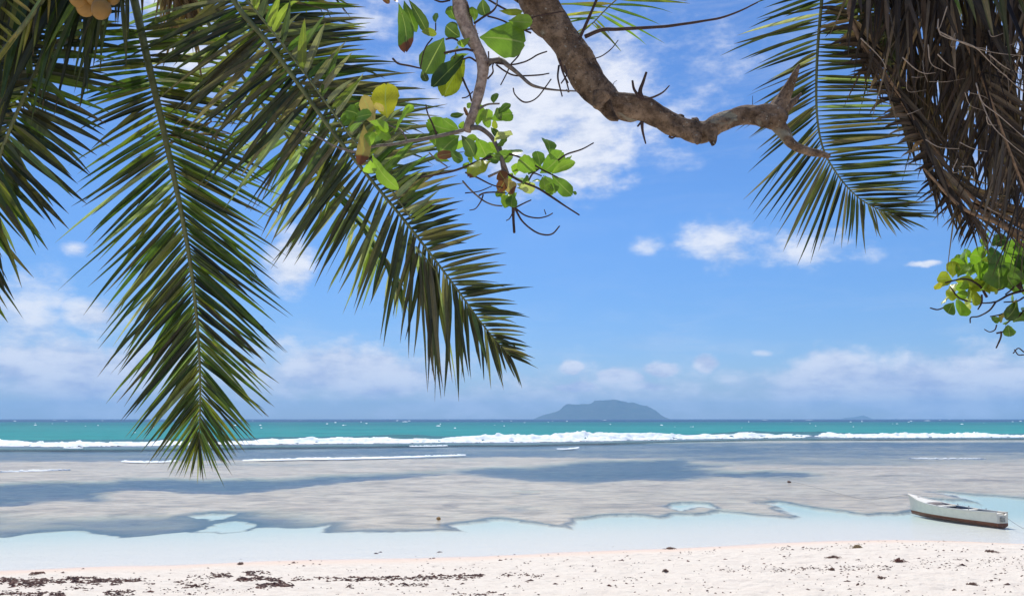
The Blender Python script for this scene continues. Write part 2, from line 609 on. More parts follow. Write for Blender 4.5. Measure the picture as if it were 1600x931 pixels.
def water_material():
    m, nt = new_mat("sea water")
    geo = nt.n('ShaderNodeNewGeometry')
    pos = geo.outputs['Position']
    depth = nt.attr('depth').outputs['Fac']
    aer = nt.attr('aer').outputs['Fac']
    far = nt.attr('far').outputs['Fac']
    # ripples: short wind wavelets running along the shore, longer swell outside
    sx = nt.vmath('MULTIPLY', pos, (.38, .9, 1.0))
    h1 = nt.noise(sx, 2.2, 5, .65, .3)
    h2 = nt.noise(sx, 0.55, 5, .6, .5)
    h3 = nt.noise(sx, 0.09, 5, .65, .5)
    hh = nt.math('ADD', nt.math('MULTIPLY', h1, .10), nt.math('MULTIPLY', nt.math('MULTIPLY', h2, .10), nt.smooth(far, 0, 1, .35, 1)))
    hh = nt.math('ADD', hh, nt.math('MULTIPLY', h3, nt.smooth(far, .3, 1, 0, .9)))
    nrm = nt.bump(hh, .9, 1.0)
    # through-colour by depth
    tint = nt.ramp(nt.smooth(depth, 0.0, 0.40), [(0.0, (0.99, 0.99, 0.985)), (0.12, (0.95, 0.975, 0.97)), (0.3, (0.86, 0.95, 0.955)), (0.6, (0.68, 0.86, 0.90)), (1.0, (0.42, 0.74, 0.82))])
    tr = nt.n('ShaderNodeBsdfTransparent')
    nt.l(tint, tr.inputs['Color'])
    # scattered colour of deep water
    patch = nt.noise(nt.vmath('MULTIPLY', pos, (.35, 1.0, 1.0)), 0.035, 6, .65)
    dp = nt.math('ADD', nt.math('MULTIPLY', nt.math('DIVIDE', depth, 36.0), 1.0), nt.math('MULTIPLY', nt.math('SUBTRACT', patch, .5), .16))
    body = nt.ramp(dp, [(0.0, (0.10, 0.33, 0.29)), (.09, (0.026, 0.245, 0.225)), (.22, (0.010, 0.150, 0.155)), (.5, (0.010, 0.070, 0.13)), (.8, (0.008, 0.035, 0.10))])
    body = nt.mix(nt.smooth(h2, .35, .75, 0, .5), body, nt.mix(1.0, body, (1.5, 1.4, 1.35, 1), 'MULTIPLY'))
    body = nt.mix(nt.math('MULTIPLY', aer, .8), body, (0.36, 0.60, 0.53, 1))
    df = nt.n('ShaderNodeBsdfDiffuse')
    nt.l(body, df.inputs['Color'])
    nt.l(nrm, df.inputs['Normal'])
    turb = nt.attr('turb').outputs['Fac']
    body2 = nt.mix(nt.smooth(h2, .35, .65), (0.10, 0.155, 0.215, 1), (0.16, 0.215, 0.26, 1))
    nt.l(nt.mix(turb, body, body2), df.inputs['Color'])
    deep = nt.math('MAXIMUM', nt.smooth(depth, 0.7, 3.0), turb)
    mx = nt.n('ShaderNodeMixShader')
    nt.l(deep, mx.inputs[0])
    nt.l(tr.outputs[0], mx.inputs[1])
    nt.l(df.outputs[0], mx.inputs[2])
    gl = nt.n('ShaderNodeBsdfGlossy')
    gl.inputs['Roughness'].default_value = .12
    gl.inputs['Color'].default_value = (1, 1, 1, 1)
    nt.l(nrm, gl.inputs['Normal'])
    fr = nt.n('ShaderNodeFresnel')
    fr.inputs['IOR'].default_value = 1.33
    nt.l(nrm, fr.inputs['Normal'])
    fac = nt.math('MULTIPLY', fr.outputs[0], nt.smooth(far, 0, 1, .28, .27))
    mx2 = nt.n('ShaderNodeMixShader')
    nt.l(fac, mx2.inputs[0])
    nt.l(mx.outputs[0], mx2.inputs[1])
    nt.l(gl.outputs[0], mx2.inputs[2])
    out(nt, mx2.outputs[0])
    return m


def simple(name, col, rough=.7, noise_scale=20, var=.25, bump=.2, bd=.004, spec=.3, col2=None, detail=4):
    m, nt = new_mat(name)
    tcn = nt.n('ShaderNodeTexCoord')
    n = nt.noise(tcn.outputs['Object'], noise_scale, detail, .6)
    c2 = col2 or tuple(c * (1 - var) for c in col)
    c = nt.mix(nt.smooth(n, .3, .7), (*c2, 1), (*col, 1))
    b = nt.n('ShaderNodeBsdfPrincipled')
    nt.l(c, b.inputs['Base Color'])
    b.inputs['Roughness'].default_value = rough
    b.inputs['Specular IOR Level'].default_value = spec
    if bump:
        nt.l(nt.bump(n, bump, bd), b.inputs['Normal'])
    out(nt, b.outputs[0])
    return m


def foliage_material(name, trans=.4, rough=.38, veins=True, spec=.5):
    m, nt = new_mat(name)
    ta = nt.attr('tint')
    base = ta.outputs['Color']
    uvn = nt.n('ShaderNodeUVMap', uv_map='uv')
    sp = nt.n('ShaderNodeSeparateXYZ')
    nt.l(uvn.outputs[0], sp.inputs[0])
    across = nt.math('ABSOLUTE', nt.math('SUBTRACT', sp.outputs[1], .5))     # 0 midrib .. .5 edge
    geo = nt.n('ShaderNodeNewGeometry')
    n = nt.noise(geo.outputs['Position'], 14 if veins else 9, 5, .6)
    c = nt.mix(nt.smooth(n, .3, .7), nt.mix(1.0, base, (.72, .70, .66, 1), 'MULTIPLY'), nt.mix(1.0, base, (1.2, 1.15, 1.0, 1), 'MULTIPLY'))
    if veins:   # side veins and pale midrib of broad leaves
        vv = nt.math('ADD', nt.math('MULTIPLY', sp.outputs[0], 60), nt.math('MULTIPLY', across, -55))
        vein = nt.smooth(nt.math('SINE', vv), .6, 1.0, 0, .16)
        c = nt.mix(vein, c, nt.mix(1.0, base, (1.7, 1.5, 1.3, 1), 'MULTIPLY'))
        c = nt.mix(nt.smooth(across, .035, .012, 0, .7), c, (0.30, 0.34, 0.12, 1))
        # dry brown blotches that start at tip and edge; alpha of the tint says how much
        br = nt.math('ADD', nt.math('MULTIPLY', sp.outputs[0], 1.0), nt.math('MULTIPLY', nt.math('SUBTRACT', nt.noise(geo.outputs['Position'], 9, 3, .5), .5), .7))
        amt = nt.math('SUBTRACT', 1.35, ta.outputs['Alpha'])
        c = nt.mix(nt.smooth(nt.math('SUBTRACT', br, amt), .0, .06), c, (0.13, 0.045, 0.022, 1))
        spots = nt.noise(geo.outputs['Position'], 120, 2, .5)
        c = nt.mix(nt.smooth(spots, .70, .76, 0, .7), c, (0.08, 0.04, 0.015, 1))
    else:
        c = nt.mix(nt.smooth(across, .07, .02, 0, .55), c, nt.mix(1.0, base, (1.9, 1.8, 1.4, 1), 'MULTIPLY'))
        c = nt.mix(nt.smooth(nt.noise(geo.outputs['Position'], 60, 3, .6), .56, .68, 0, .35), c, nt.mix(1.0, base, (1.6, 1.4, .8, 1), 'MULTIPLY'))
        lines = nt.smooth(nt.math('SINE', nt.math('MULTIPLY', across, 110)), .2, 1.0, 0, .25)
        c = nt.mix(lines, c, nt.mix(1.0, base, (.6, .6, .6, 1), 'MULTIPLY'))
        # dry tips
        tip = nt.math('ADD', sp.outputs[0], nt.math('MULTIPLY', nt.math('SUBTRACT', n, .5), .5))
        c = nt.mix(nt.smooth(tip, .88, 1.02, 0, .8), c, (0.14, 0.085, 0.045, 1))
    b = nt.n('ShaderNodeBsdfPrincipled')
    nt.l(c, b.inputs['Base Color'])
    b.inputs['Roughness'].default_value = rough
    b.inputs['Specular IOR Level'].default_value = spec
    tl = nt.n('ShaderNodeBsdfTranslucent')
    nt.l(nt.mix(1.0, c, (1.35, 1.55, .75, 1), 'MULTIPLY'), tl.inputs['Color'])
    mx = nt.n('ShaderNodeMixShader')
    mx.inputs[0].default_value = trans
    nt.l(b.outputs[0], mx.inputs[1])
    nt.l(tl.outputs[0], mx.inputs[2])
    if veins:
        nt.l(nt.bump(n, .3, .01), b.inputs['Normal'])
    out(nt, mx.outputs[0])
    return m


def bark_material():
    m, nt = new_mat("bark with lichen")
    geo = nt.n('ShaderNodeNewGeometry')
    p = geo.outputs['Position']
    n1 = nt.noise(p, 13, 7, .7)
    n2 = nt.noise(p, 55, 5, .7)
    n3 = nt.noise(p, 5.5, 3, .5, 1.0)
    c = nt.ramp(n1, [(.34, (0.060, 0.038, 0.025)), (.47, (0.20, 0.132, 0.084)), (.64, (0.42, 0.295, 0.20))])
    c = nt.mix(nt.smooth(n2, .52, .68, 0, .75), c, (0.07, 0.05, 0.038, 1))
    c = nt.mix(nt.smooth(n3, .60, .66, 0, .65), c, (0.40, 0.40, 0.31, 1))
    c = nt.mix(nt.smooth(nt.noise(p, 70, 2, .5), .66, .72, 0, .8), c, (0.50, 0.46, 0.38, 1))
    b = nt.n('ShaderNodeBsdfPrincipled')
    nt.l(c, b.inputs['Base Color'])
    b.inputs['Roughness'].default_value = .85
    b.inputs['Specular IOR Level'].default_value = .2
    nt.l(nt.bump(nt.math('ADD', n1, nt.math('MULTIPLY', n2, .6)), 1.0, .04), b.inputs['Normal'])
    out(nt, b.outputs[0])
    return m


M = {}
M['bed'] = bed_material()
M['water'] = water_material()
M['leaflet'] = foliage_material("palm leaflet", .40, .33, False, .5)
M['dry'] = foliage_material("dead palm leaflet", .16, .55, False, .3)
M['leaf'] = foliage_material("broad leaf", .46, .35, True, .5)
M['bark'] = bark_material()
M['palebark'] = simple("pale ringed bark", (0.48, 0.37, 0.30), .85, 55, .5, .8, .012, .2, col2=(0.20, 0.145, 0.115), detail=6)
M['rachis'] = simple("green frond stalk", (0.20, 0.21, 0.075), .45, 14, .45, .15, .003, .4)
M['dryrachis'] = simple("dry frond stalk", (0.34, 0.22, 0.13), .7, 25, .5, .4, .004)
M['fibre'] = simple("pale dry fibre", (0.42, 0.33, 0.25), .7, 30, .4, .2, .002)
M['palmtrunk'] = simple("palm trunk", (0.27, 0.24, 0.20), .9, 8, .5, .7, .02)
M['twig'] = simple("dark twig", (0.075, 0.045, 0.038), .8, 40, .4, .3, .003)
M['greytwig'] = simple("grey twig", (0.22, 0.18, 0.15), .8, 40, .5, .4, .003)
M['coconut'] = simple("yellow coconut husk", (0.36, 0.19, 0.04), .45, 9, .3, .1, .004, .4)
M['paint'] = simple("weathered white boat paint", (0.86, 0.80, 0.67), .42, 5, .10, .12, .004, .4, detail=8)
M['bottom'] = simple("faded red brown bottom paint", (0.30, 0.115, 0.065), .6, 9, .35, .15, .004)
M['inside'] = simple("dark boat inside", (0.055, 0.060, 0.085), .6, 8, .4, .2, .004)  # dark blue-grey tone for the inner skin
M['cloth'] = simple("grey brown tarpaulin", (0.33, 0.28, 0.25), .8, 14, .4, .5, .01)
M['metal'] = simple("grey metal fitting", (0.42, 0.40, 0.36), .5, 20, .4, .2, .002)
M['rope'] = simple("grey rope", (0.30, 0.30, 0.30), .8, 60, .3, .3, .002)
M['weed'] = simple("dead seagrass", (0.29, 0.18, 0.135), .85, 22, .6, .5, .01, .2, col2=(0.12, 0.075, 0.058))
M['redweed'] = simple("reddish seaweed", (0.19, 0.075, 0.055), .85, 30, .6, .5, .01, .2)
M['tanweed'] = simple("tan dry weed", (0.45, 0.33, 0.18), .85, 30, .5, .5, .01, .2)
M['foam'] = simple("foam", (0.92, 0.94, 0.94), .9, 1.2, .08, .5, .12, .1, col2=(0.80, 0.87, 0.88))
M['island'] = simple("forested granite hill", (0.060, 0.085, 0.045), .95, .02, .5, .0, 1, .1, col2=(0.10, 0.10, 0.075), detail=6)


def tri_geo(lists):
    """merge (V, F, uv, tint) tuples"""
    V, F, U, T, o = [], [], [], [], 0
    for v, f, u, t in lists:
        V.append(v)
        F += [tuple(i + o for i in q) for q in f]
        U.append(u)
        t = np.asarray(t, float)
        T.append(np.tile(t, (len(v), 1)) if t.ndim == 1 else t)
        o += len(v)
    return np.vstack(V), F, np.vstack(U), np.vstack(T)


# ------------------------------------------------------------------ ground and sea
def rows():
    py = np.concatenate([np.arange(654.45, 656, .12), np.arange(656, 684, .45), np.arange(684, 912, .5)])
    y = 3.6 * FPX / (py - 654.0)
    y = y[::-1]                                # near to far
    y0 = y[0]
    near = np.concatenate([np.linspace(-60, 0, 16)[:-1], np.linspace(0, 9, 19)[:-1], np.linspace(9, y0, int((y0 - 9) / .045))[:-1]])
    return np.concatenate([near, y])


Y = rows()
S = np.concatenate([np.linspace(-1.5, -.72, 40)[:-1], np.linspace(-.72, .72, 860), np.linspace(.72, 1.5, 40)[1:]])
W = np.where(Y > 9, Y, 9 + (9 - Y) * .8)
GX, GY = S[None, :] * W[:, None], np.repeat(Y[:, None], len(S), 1)
Z, REEF, DARK, RIM, DSH = fields(GX, GY)
V = np.stack([GX, GY, Z], -1).reshape(-1, 3)
o = big_mesh('ground', V, grid_faces(*GX.shape), M['bed'], dict(reef=REEF, dark=DARK, rim=RIM, shore=DSH))
o['kind'] = 'structure'

wy = Y[Y > 15.0]
WX, WY = S[None, :] * wy[:, None], np.repeat(wy[:, None], len(S), 1)


def wave_z(x, y):
    yf = surf_front(x, y)
    u = y - yf
    h = surf_h(x, y) * (.5 + .75 * fbm(x * .06, y * .02, 4, .6))
    ridge = np.where(u < 5, sstep(.3, 5, u), np.exp(-((u - 5) / 8.5) ** 2)) * h
    far = sstep(0, 40, u)
    swell = far * (.30 * np.sin(y * .16 + fbm(x * .02, y * .02, 2) * 6) + .35 * (fbm(x * .05, y * .12, 4) - .5))
    # second swell rising behind the breaker
    ridge2 = np.exp(-((u - 34 - 9 * fbm(x * .015, 3, 2)) / 7) ** 2) * .55 * fbm(x * .02 + 8, 1, 2)
    amp = np.interp(y, [0, 250, 2000, 9000], [1, 1, 1, .3])
    rip = .012 * (fbm(x * 1.1, y * 2.2, 3) - .5) * sstep(.5, 10, y - shore_y(x))
    return ridge + ridge2 + swell * amp + rip


wz = wave_z(WX, WY)
zb = fields(WX, WY)[0]
wdepth = np.maximum(wz - zb, 0)
u_ = WY - surf_front(WX, WY)
hs = (fbm(WX * .02 + 4, WY * .03, 3) - .42) * 5
aer = np.clip(sstep(-2, 3, u_) * sstep(28, 6, u_) * np.clip(hs, 0, 1) + sstep(-2, 1, u_) * sstep(9, 3, u_) * .5, 0, 1)
farm = sstep(2, 25, u_)
turb = np.clip(sstep(-16, -3, u_) * sstep(5, 1.5, u_) * (.7 + .6 * fbm(WX * .1, WY * .1, 3)), 0, 1)
o = big_mesh('water', np.stack([WX, WY, wz], -1).reshape(-1, 3), grid_faces(*WX.shape), M['water'], dict(depth=wdepth, aer=aer, far=farm, turb=turb))
o['kind'] = 'structure'

# breaking surf: a lumpy sheet riding the wave front
fs = np.linspace(-1.2, 1.2, 2000)
fu = np.linspace(-8, 15, 74)
FX0 = np.repeat(fs[None, :], len(fu), 0)
yf0 = np.interp(FX0, _sf[:, 0] / _sf[:, 1], _sf[:, 1])
FY = yf0 + fu[:, None]
FX = FX0 * FY
lump = fbm(FX * .9, FY * .9, 4, .6)
FZ = wave_z(FX, FY) + .05 + (lump - .35) * 1.0
front = -1.2 + (fbm(FX * .12, FY * .03, 5, .6) - .5) * 7
back = np.maximum(3.9 + (fbm(FX * .07 + 30, FY * .03, 5, .6) - .5) * 10, 2.6 + (fbm(FX * .3, FY * .2, 3) - .5) * 2)
uu = fu[:, None] + 0 * FX
mask = (uu > front) & (uu < back)
edge = np.minimum(sstep(0, 1.2, uu - front), sstep(0, 1.5, back - uu))
FZ = wave_z(FX, FY) + .02 + edge * (FZ - wave_z(FX, FY))
mask &= ~((fbm(FX * .5, FY * 1.5, 4, .6) > .70) & (uu > 5))
F4 = grid_faces(*FX.shape)
mf = mask.ravel()[F4].all(1)
o = big_mesh('surf_foam', np.stack([FX, FY, FZ], -1).reshape(-1, 3), F4[mf], M['foam'])
tag(o, 'long white line of breaking surf along the reef edge', None, None, 'stuff')

# thin spilled foam lines on the lagoon and whitecaps outside
fl = []
for pts, wdt in ((((190, 721), (235, 722), (280, 720.5)), 1.0), (((380, 719.5), (500, 717), (620, 714.5), (728, 711)), 1.9), (((870, 701.5), (888, 701), (905, 699.5)), 1.3),
                 (((0, 738), (60, 736), (110, 735)), .3), (((100, 699.5), (130, 700)), .9), (((465, 716.5), (520, 716)), 1.0), (((1420, 717), (1540, 717.5)), .15),
                 (((640, 697.3), (700, 696.5)), .8)):
    W3 = [tuple(PZ(*p)) for p in pts]
    C, L = spline(W3, max(12, int(abs(pts[-1][0] - pts[0][0]) / 2.0)))
    n = len(C)
    ww = wdt * np.sin(np.linspace(.05, math.pi - .05, n)) ** .5 * (.35 + 1.2 * fbm(C[:, 0] * .6, C[:, 1], 3))
    v = []
    for i in range(n):
        for k, (a, hgt) in enumerate(((-.5, .0), (-.15, .10), (.2, .06), (.5, 0.0))):
            v.append((C[i, 0], C[i, 1] + a * ww[i] * C[i, 1] / 60, .012 + hgt * (.5 + random.random())))
    f = [(i * 4 + k, i * 4 + k + 1, i * 4 + k + 5, i * 4 + k + 4) for i in range(n - 1) for k in range(3)]
    fl.append((np.array(v), f, np.zeros((len(v), 2)), (1, 1, 1, 1)))
v, f, u, t = tri_geo(fl)
tag(mesh_obj('foam_streaks', v, f, M['foam']), 'thin white foam streaks lying on the calm lagoon', None, None, 'stuff')
fl = []
rw = random.Random(5)
caps = [(633, 659, 9), (685, 666, 6), (290 + 530, 660, 5), (753, 668, 7), (804, 668, 8), (1055, 667, 8), (1080, 667, 6), (1195, 656, 9), (1265, 656, 14), (1449, 657, 10),
        (85, 656, 8), (160, 657, 10), (210, 675.5, 6), (395, 657, 6), (413, 657, 6), (468, 656, 5), (700, 656.5, 5), (945, 656.5, 6), (980, 656, 5), (1208, 661, 6), (50, 676, 6), (1580, 667, 12)]
for _ in range(110):
    caps.append((rw.uniform(-150, 1750), 655.2 + rw.random() ** 1.5 * 14, rw.uniform(1.2, 4)))
for px, py, wpx in caps:
    c = PZ(px, py)
    m_per = c.y / FPX
    w = wpx * m_per
    z0 = float(wave_z(np.array([c.x]), np.array([c.y]))[0])
    v = []
    n = 6
    for i in range(n):
        s_ = i / (n - 1) - .5
        hgt = (.5 - abs(s_)) * 2 * min(.8, m_per * rw.uniform(.6, 1.1)) * rw.uniform(.5, 1)
        v += [(c.x + s_ * w, c.y - m_per * 2, z0 - .1), (c.x + s_ * w, c.y, z0 + hgt + .05), (c.x + s_ * w, c.y + m_per * 2, z0 - .1)]
    f = [(i * 3 + k, i * 3 + k + 1, i * 3 + k + 4, i * 3 + k + 3) for i in range(n - 1) for k in range(2)]
    fl.append((np.array(v), f, np.zeros((len(v), 2)), (1, 1, 1, 1)))
v, f, u, t = tri_geo(fl)
tag(mesh_obj('whitecaps', v, f, M['foam']), 'small whitecaps scattered over the open turquoise sea', None, None, 'stuff')


# ------------------------------------------------------------------ islands
def island(name, prof, dist, depth, label):
    mper = dist / FPX
    xs = np.array([(p[0] - 800) * mper for p in prof])
    zs = np.array([(654.3 - p[1]) * mper * 1.02 for p in prof])
    nx, ny = 220, 60
    X = np.linspace(xs[0], xs[-1], nx)[None, :].repeat(ny, 0)
    T = np.linspace(-1, 1, ny)[:, None].repeat(nx, 1)
    top = np.interp(X, xs, zs)
    lat = (X - xs[0]) / (xs[-1] - xs[0]) * 2 - 1
    Yv = dist + T * depth * np.sqrt(np.clip(1 - lat ** 2, .02, 1))
    rug = 1 + .35 * (fbm(X / 60, Yv / 60, 5, .6) - .5) * (np.abs(T) > .05)
    Zv = top * (1 - np.abs(T) ** 1.25) * rug - 2
    Zv = np.minimum(Zv, top + 0.5 + 2 * (fbm(X / 14, Yv / 14, 3) - .5) * (top > 8))
    o = big_mesh(name, np.stack([X, Yv, Zv], -1).reshape(-1, 3), grid_faces(ny, nx), M['island'])
    tag(o, label, None, None, 'structure')


island('island_hill', [(828, 655), (832, 654), (850, 647), (866, 643.5), (874, 640), (880, 634), (885, 631.5), (905, 631.5), (922, 630.5), (928, 626.5), (945, 625), (962, 624.5), (972, 627.5),
                       (980, 629), (988, 628.5), (998, 632), (1010, 634.5), (1020, 640), (1031, 648), (1043, 654), (1048, 655)], 6200, 420, 'hazy blue mountainous island on the horizon')
island('far_island_hill', [(1306, 654.6), (1316, 652), (1326, 651.3), (1336, 649.5), (1344, 648.5), (1350, 651.5), (1358, 654.6)], 8200, 200, 'tiny faint island low on the horizon')

# ------------------------------------------------------------------ haze (thin sea air)
hm, hnt = new_mat("haze")
pv = hnt.n('ShaderNodeVolumePrincipled')
pv.inputs['Color'].default_value = (0.42, 0.72, 1.0, 1)
pv.inputs['Density'].default_value = 1.6e-4
pv.inputs['Anisotropy'].default_value = 0.0
out(hnt, None, pv.outputs[0])
hx, y0, y1, z0, z1 = 14500, -80, 9600, -45, 190
hv = [(x, y, z) for z in (z0, z1) for y in (y0, y1) for x in (-hx, hx)]
hf = [(0, 2, 3, 1), (4, 5, 7, 6), (0, 1, 5, 4), (2, 6, 7, 3), (0, 4, 6, 2), (1, 3, 7, 5)]
tag(mesh_obj('haze', hv, hf, hm, smooth=False), None, None, None, 'stuff')


# ------------------------------------------------------------------ palm fronds
def blade(base, d0, length, width, nrm, bend, curl, tint, rnd, split=False, segs=7, fold=.25):
    """a folded leaflet: base point, start direction, metres. returns V, F, uv, tint"""
    p = np.array(base, float)
    d = np.array(d0, float)
    d /= np.linalg.norm(d)
    g = np.array([0, 0, -1.0])
    nrm = np.array(nrm, float)
    prof = ((0, .28), (.08, .80), (.2, 1.0), (.4, .98), (.6, .78), (.8, .45), (.92, .2), (1.0, .03))
    V, U = [], []
    st = length / (segs - 1)
    tw = rnd.uniform(-.5, .5)
    side = rnd.uniform(-1, 1) * curl
    for i in range(segs):
        s = i / (segs - 1)
        w = np.interp(s, [a for a, _ in prof], [b for _, b in prof]) * width * .5
        n = nrm - d * (nrm @ d)
        n /= np.linalg.norm(n) + 1e-9
        b = np.cross(d, n)
        a = tw * s
        b2 = b * math.cos(a) + n * math.sin(a)
        n2 = n * math.cos(a) - b * math.sin(a)
        V += [p - b2 * w + n2 * w * fold * 2, p.copy(), p + b2 * w + n2 * w * fold * 2]
        U += [(s, 0), (s, .5), (s, 1)]
        p = p + d * st
        k = bend * (.4 + 1.6 * s * s)
        d = d + g * k / segs + b * side * s * s / segs * 2 + nrm * rnd.uniform(-.05, .05)
        if s > .75:
            d = d + g * curl * rnd.uniform(0, .5)
        d /= np.linalg.norm(d)
    F = []
    for i in range(segs - 1):
        a = i * 3
        F += [(a, a + 1, a + 4, a + 3), (a + 1, a + 2, a + 5, a + 4)]
    return np.array(V), F, np.array(U), tint


COLS = {  # base colour ranges of fronds; the pale ones have sunlight put in
    'green': [(0.070, 0.115, 0.020), (0.105, 0.145, 0.024), (0.050, 0.088, 0.022), (0.135, 0.145, 0.030)],
    'dark': [(0.036, 0.046, 0.020), (0.052, 0.056, 0.024), (0.028, 0.038, 0.018), (0.075, 0.068, 0.034)],
    'olive': [(0.075, 0.085, 0.04), (0.10, 0.095, 0.055), (0.06, 0.075, 0.03), (0.14, 0.12, 0.075)],
    'pale': [(0.19, 0.25, 0.12), (0.25, 0.30, 0.16), (0.13, 0.19, 0.08), (0.30, 0.30, 0.2)],
    'lime': [(0.14, 0.23, 0.03), (0.20, 0.26, 0.045), (0.10, 0.18, 0.03)],
    'dead': [(0.048, 0.032, 0.024), (0.080, 0.055, 0.042), (0.030, 0.021, 0.018), (0.10, 0.072, 0.056), (0.048, 0.037, 0.030), (0.14, 0.11, 0.09)],
    'tan': [(0.32, 0.22, 0.13), (0.24, 0.16, 0.10), (0.16, 0.10, 0.06)],
    'yellow': [(0.28, 0.27, 0.05), (0.18, 0.22, 0.04), (0.33, 0.27, 0.08)],
}


def keyi(keys, t):
    a = np.array(keys, float)
    return [float(np.interp(t, a[:, 0], a[:, k])) for k in (1, 2)]


PCOUNT = {}


def frond(palm, crown, pts, rad, L=None, Rr=None, n=70, wid=9, col='green', dead=False, single=True, bend=.35, curl=.25, jit=4, lenj=.12, zdir=0.0,
          seed=1, zj=.25, rollj=.35, bag=None, label=None, stalk=None, brk=.05, mixcol=None, odds=.07):
    """pts: photo px, py, metres ahead. L / Rr: (t, direction deg clockwise from right, length px) for the two sides"""
    rnd = random.Random(seed)
    W3 = [tuple(PD(*p)) for p in pts]
    C, Ln = spline(W3, 60)
    D = np.interp(np.linspace(0, 1, 60), np.linspace(0, 1, len(pts)), [p[2] for p in pts])
    r = np.interp(np.linspace(0, 1, 60), [0, 1], rad) * .5 * D / FPX
    full, rr = C, r
    if crown is not None:
        pet, _ = spline([tuple(crown), tuple(crown * .55 + Vector(W3[0]) * .45 + Vector((0, 0, .25))), tuple(W3[0])], 14)
        full = np.vstack([pet[:-1], C])
        rr = np.concatenate([np.linspace(r[0] * 1.9, r[0], 13), r])
    V, F, uv = tube_geo(full, rr, 8, flat=.8)
    fr = mesh_obj('frond', V, F, stalk or (M['dryrachis'] if dead else M['rachis']), palm)
    if label:
        fr['label'] = label
    mat = M['dry'] if dead else M['leaflet']
    joined = []
    for side, keys in (('L', L), ('R', Rr)):
        if not keys:
            continue
        t0, t1 = keys[0][0], keys[-1][0]
        for i in range(n):
            q_ = min(max((i + rnd.uniform(-.3, .3)) / (n - 1), 0), 1)
            t = t0 + (t1 - t0) * (1 - (1 - q_) ** 1.25)
            t = min(max(t, 0), 1)
            x = t * 59
            i0 = min(int(x), 58)
            base = C[i0] * (1 - (x - i0)) + C[i0 + 1] * (x - i0)
            Dm = float(np.interp(t, np.linspace(0, 1, 60), D))
            a, ln = keyi(keys, t)
            a += rnd.gauss(0, jit)
            m_per = Dm / FPX
            ln *= m_per * (1 + rnd.gauss(0, lenj))
            if rnd.random() < brk:
                ln *= rnd.uniform(.3, .7)
            dz = zdir + rnd.gauss(0, zj)
            ca, sa = math.cos(R(a)), math.sin(R(a))
            dr = np.array(XV) * ca - np.array(UPV) * sa + np.array(FWD) * dz
            ln = max(ln, .05)
            nr = np.array(-FWD) + np.array(UPV) * rnd.gauss(-.1, rollj) + np.array(XV) * rnd.gauss(0, rollj)
            # aim a little higher so that the drooping blade ends on the wanted bearing
            dr = dr / np.linalg.norm(dr) + np.array([0, 0, 1.0]) * bend * .35 * abs(ca)
            cc = rnd.choice(COLS[mixcol[0]] if (mixcol and rnd.random() < mixcol[1]) else COLS[col])
            if not dead and rnd.random() < .06:  # a few leaflets coloured pale as painted glints
                cc = rnd.choice(COLS['pale'])
            k = rnd.uniform(.5, 1.5)
            tint = (cc[0] * k, cc[1] * k, cc[2] * k, 1)
            w = wid * m_per * rnd.uniform(.75, 1.15) * (1 - .5 * max(0, t - .7) / .3)
            odd = rnd.random() < odds
            g = blade(base, dr, ln, w, nr, bend * (rnd.uniform(3, 6) if odd else rnd.uniform(.4, 1.6)), curl, tint, rnd)
            PCOUNT[palm.name] = PCOUNT.get(palm.name, 0) + (1 if single else 0)
            if single and PCOUNT[palm.name] <= 300:
                mesh_obj('leaflet', g[0], g[1], mat, fr, uv=g[2], tint=g[3], smooth=False)
            else:
                joined.append(g)
    if crown is not None and bag is not None:      # the part of the frond above the view
        T_ = np.gradient(pet, axis=0)
        for i in range(60):
            x = rnd.uniform(.35, .62 if dead else .72) * 12.99
            i0 = int(x)
            p_ = pet[i0] * (1 - (x - i0)) + pet[i0 + 1] * (x - i0) if i0 < 13 else pet[13]
            tg = T_[i0] / np.linalg.norm(T_[i0])
            sd = np.cross(tg, np.array(FWD))
            sd = sd / (np.linalg.norm(sd) + 1e-6) * (1 if i % 2 else -1)
            dr = sd * (.35 if dead else 1) + tg * .5 + np.array([0, 0, -1.0]) * (1.1 if dead else .25) + np.array([rnd.gauss(0, .15), rnd.gauss(0, .15), 0])
            cc = rnd.choice(COLS[col])
            joined.append(blade(p_, dr, rnd.uniform(.4, .65), .034, np.array(-FWD), bend, curl, (cc[0], cc[1], cc[2], 1), rnd))
    if joined and bag is not None:
        bag.extend(joined)
    return fr


def palm_trunk(palm, base, top, mid, r0=.17, r1=.13):
    C, L = spline([tuple(base), tuple(mid), tuple(top)], 60)
    rad = np.linspace(r0, r1, 60) * (1 + .05 * np.sin(np.arange(60) * 2.1))
    rad[:5] *= np.linspace(1.5, 1, 5)
    V, F, uv = tube_geo(C, rad, 16, .05, 2)
    mesh_obj('trunk', V, F, M['palmtrunk'], palm)


# ---- left coconut palm
cr = PD(190, -330, 6.0)
base = Vector((-7.4, .6, height(-7.4, .6) - .1))
palm1 = thing('coconut_palm', base, 'coconut palm whose long green fronds hang down over the left half of the view', 'palm')
palm_trunk(palm1, base, cr, (base + cr) * .5 + Vector((-.9, -.9, .2)))
bag, bagd = [], []
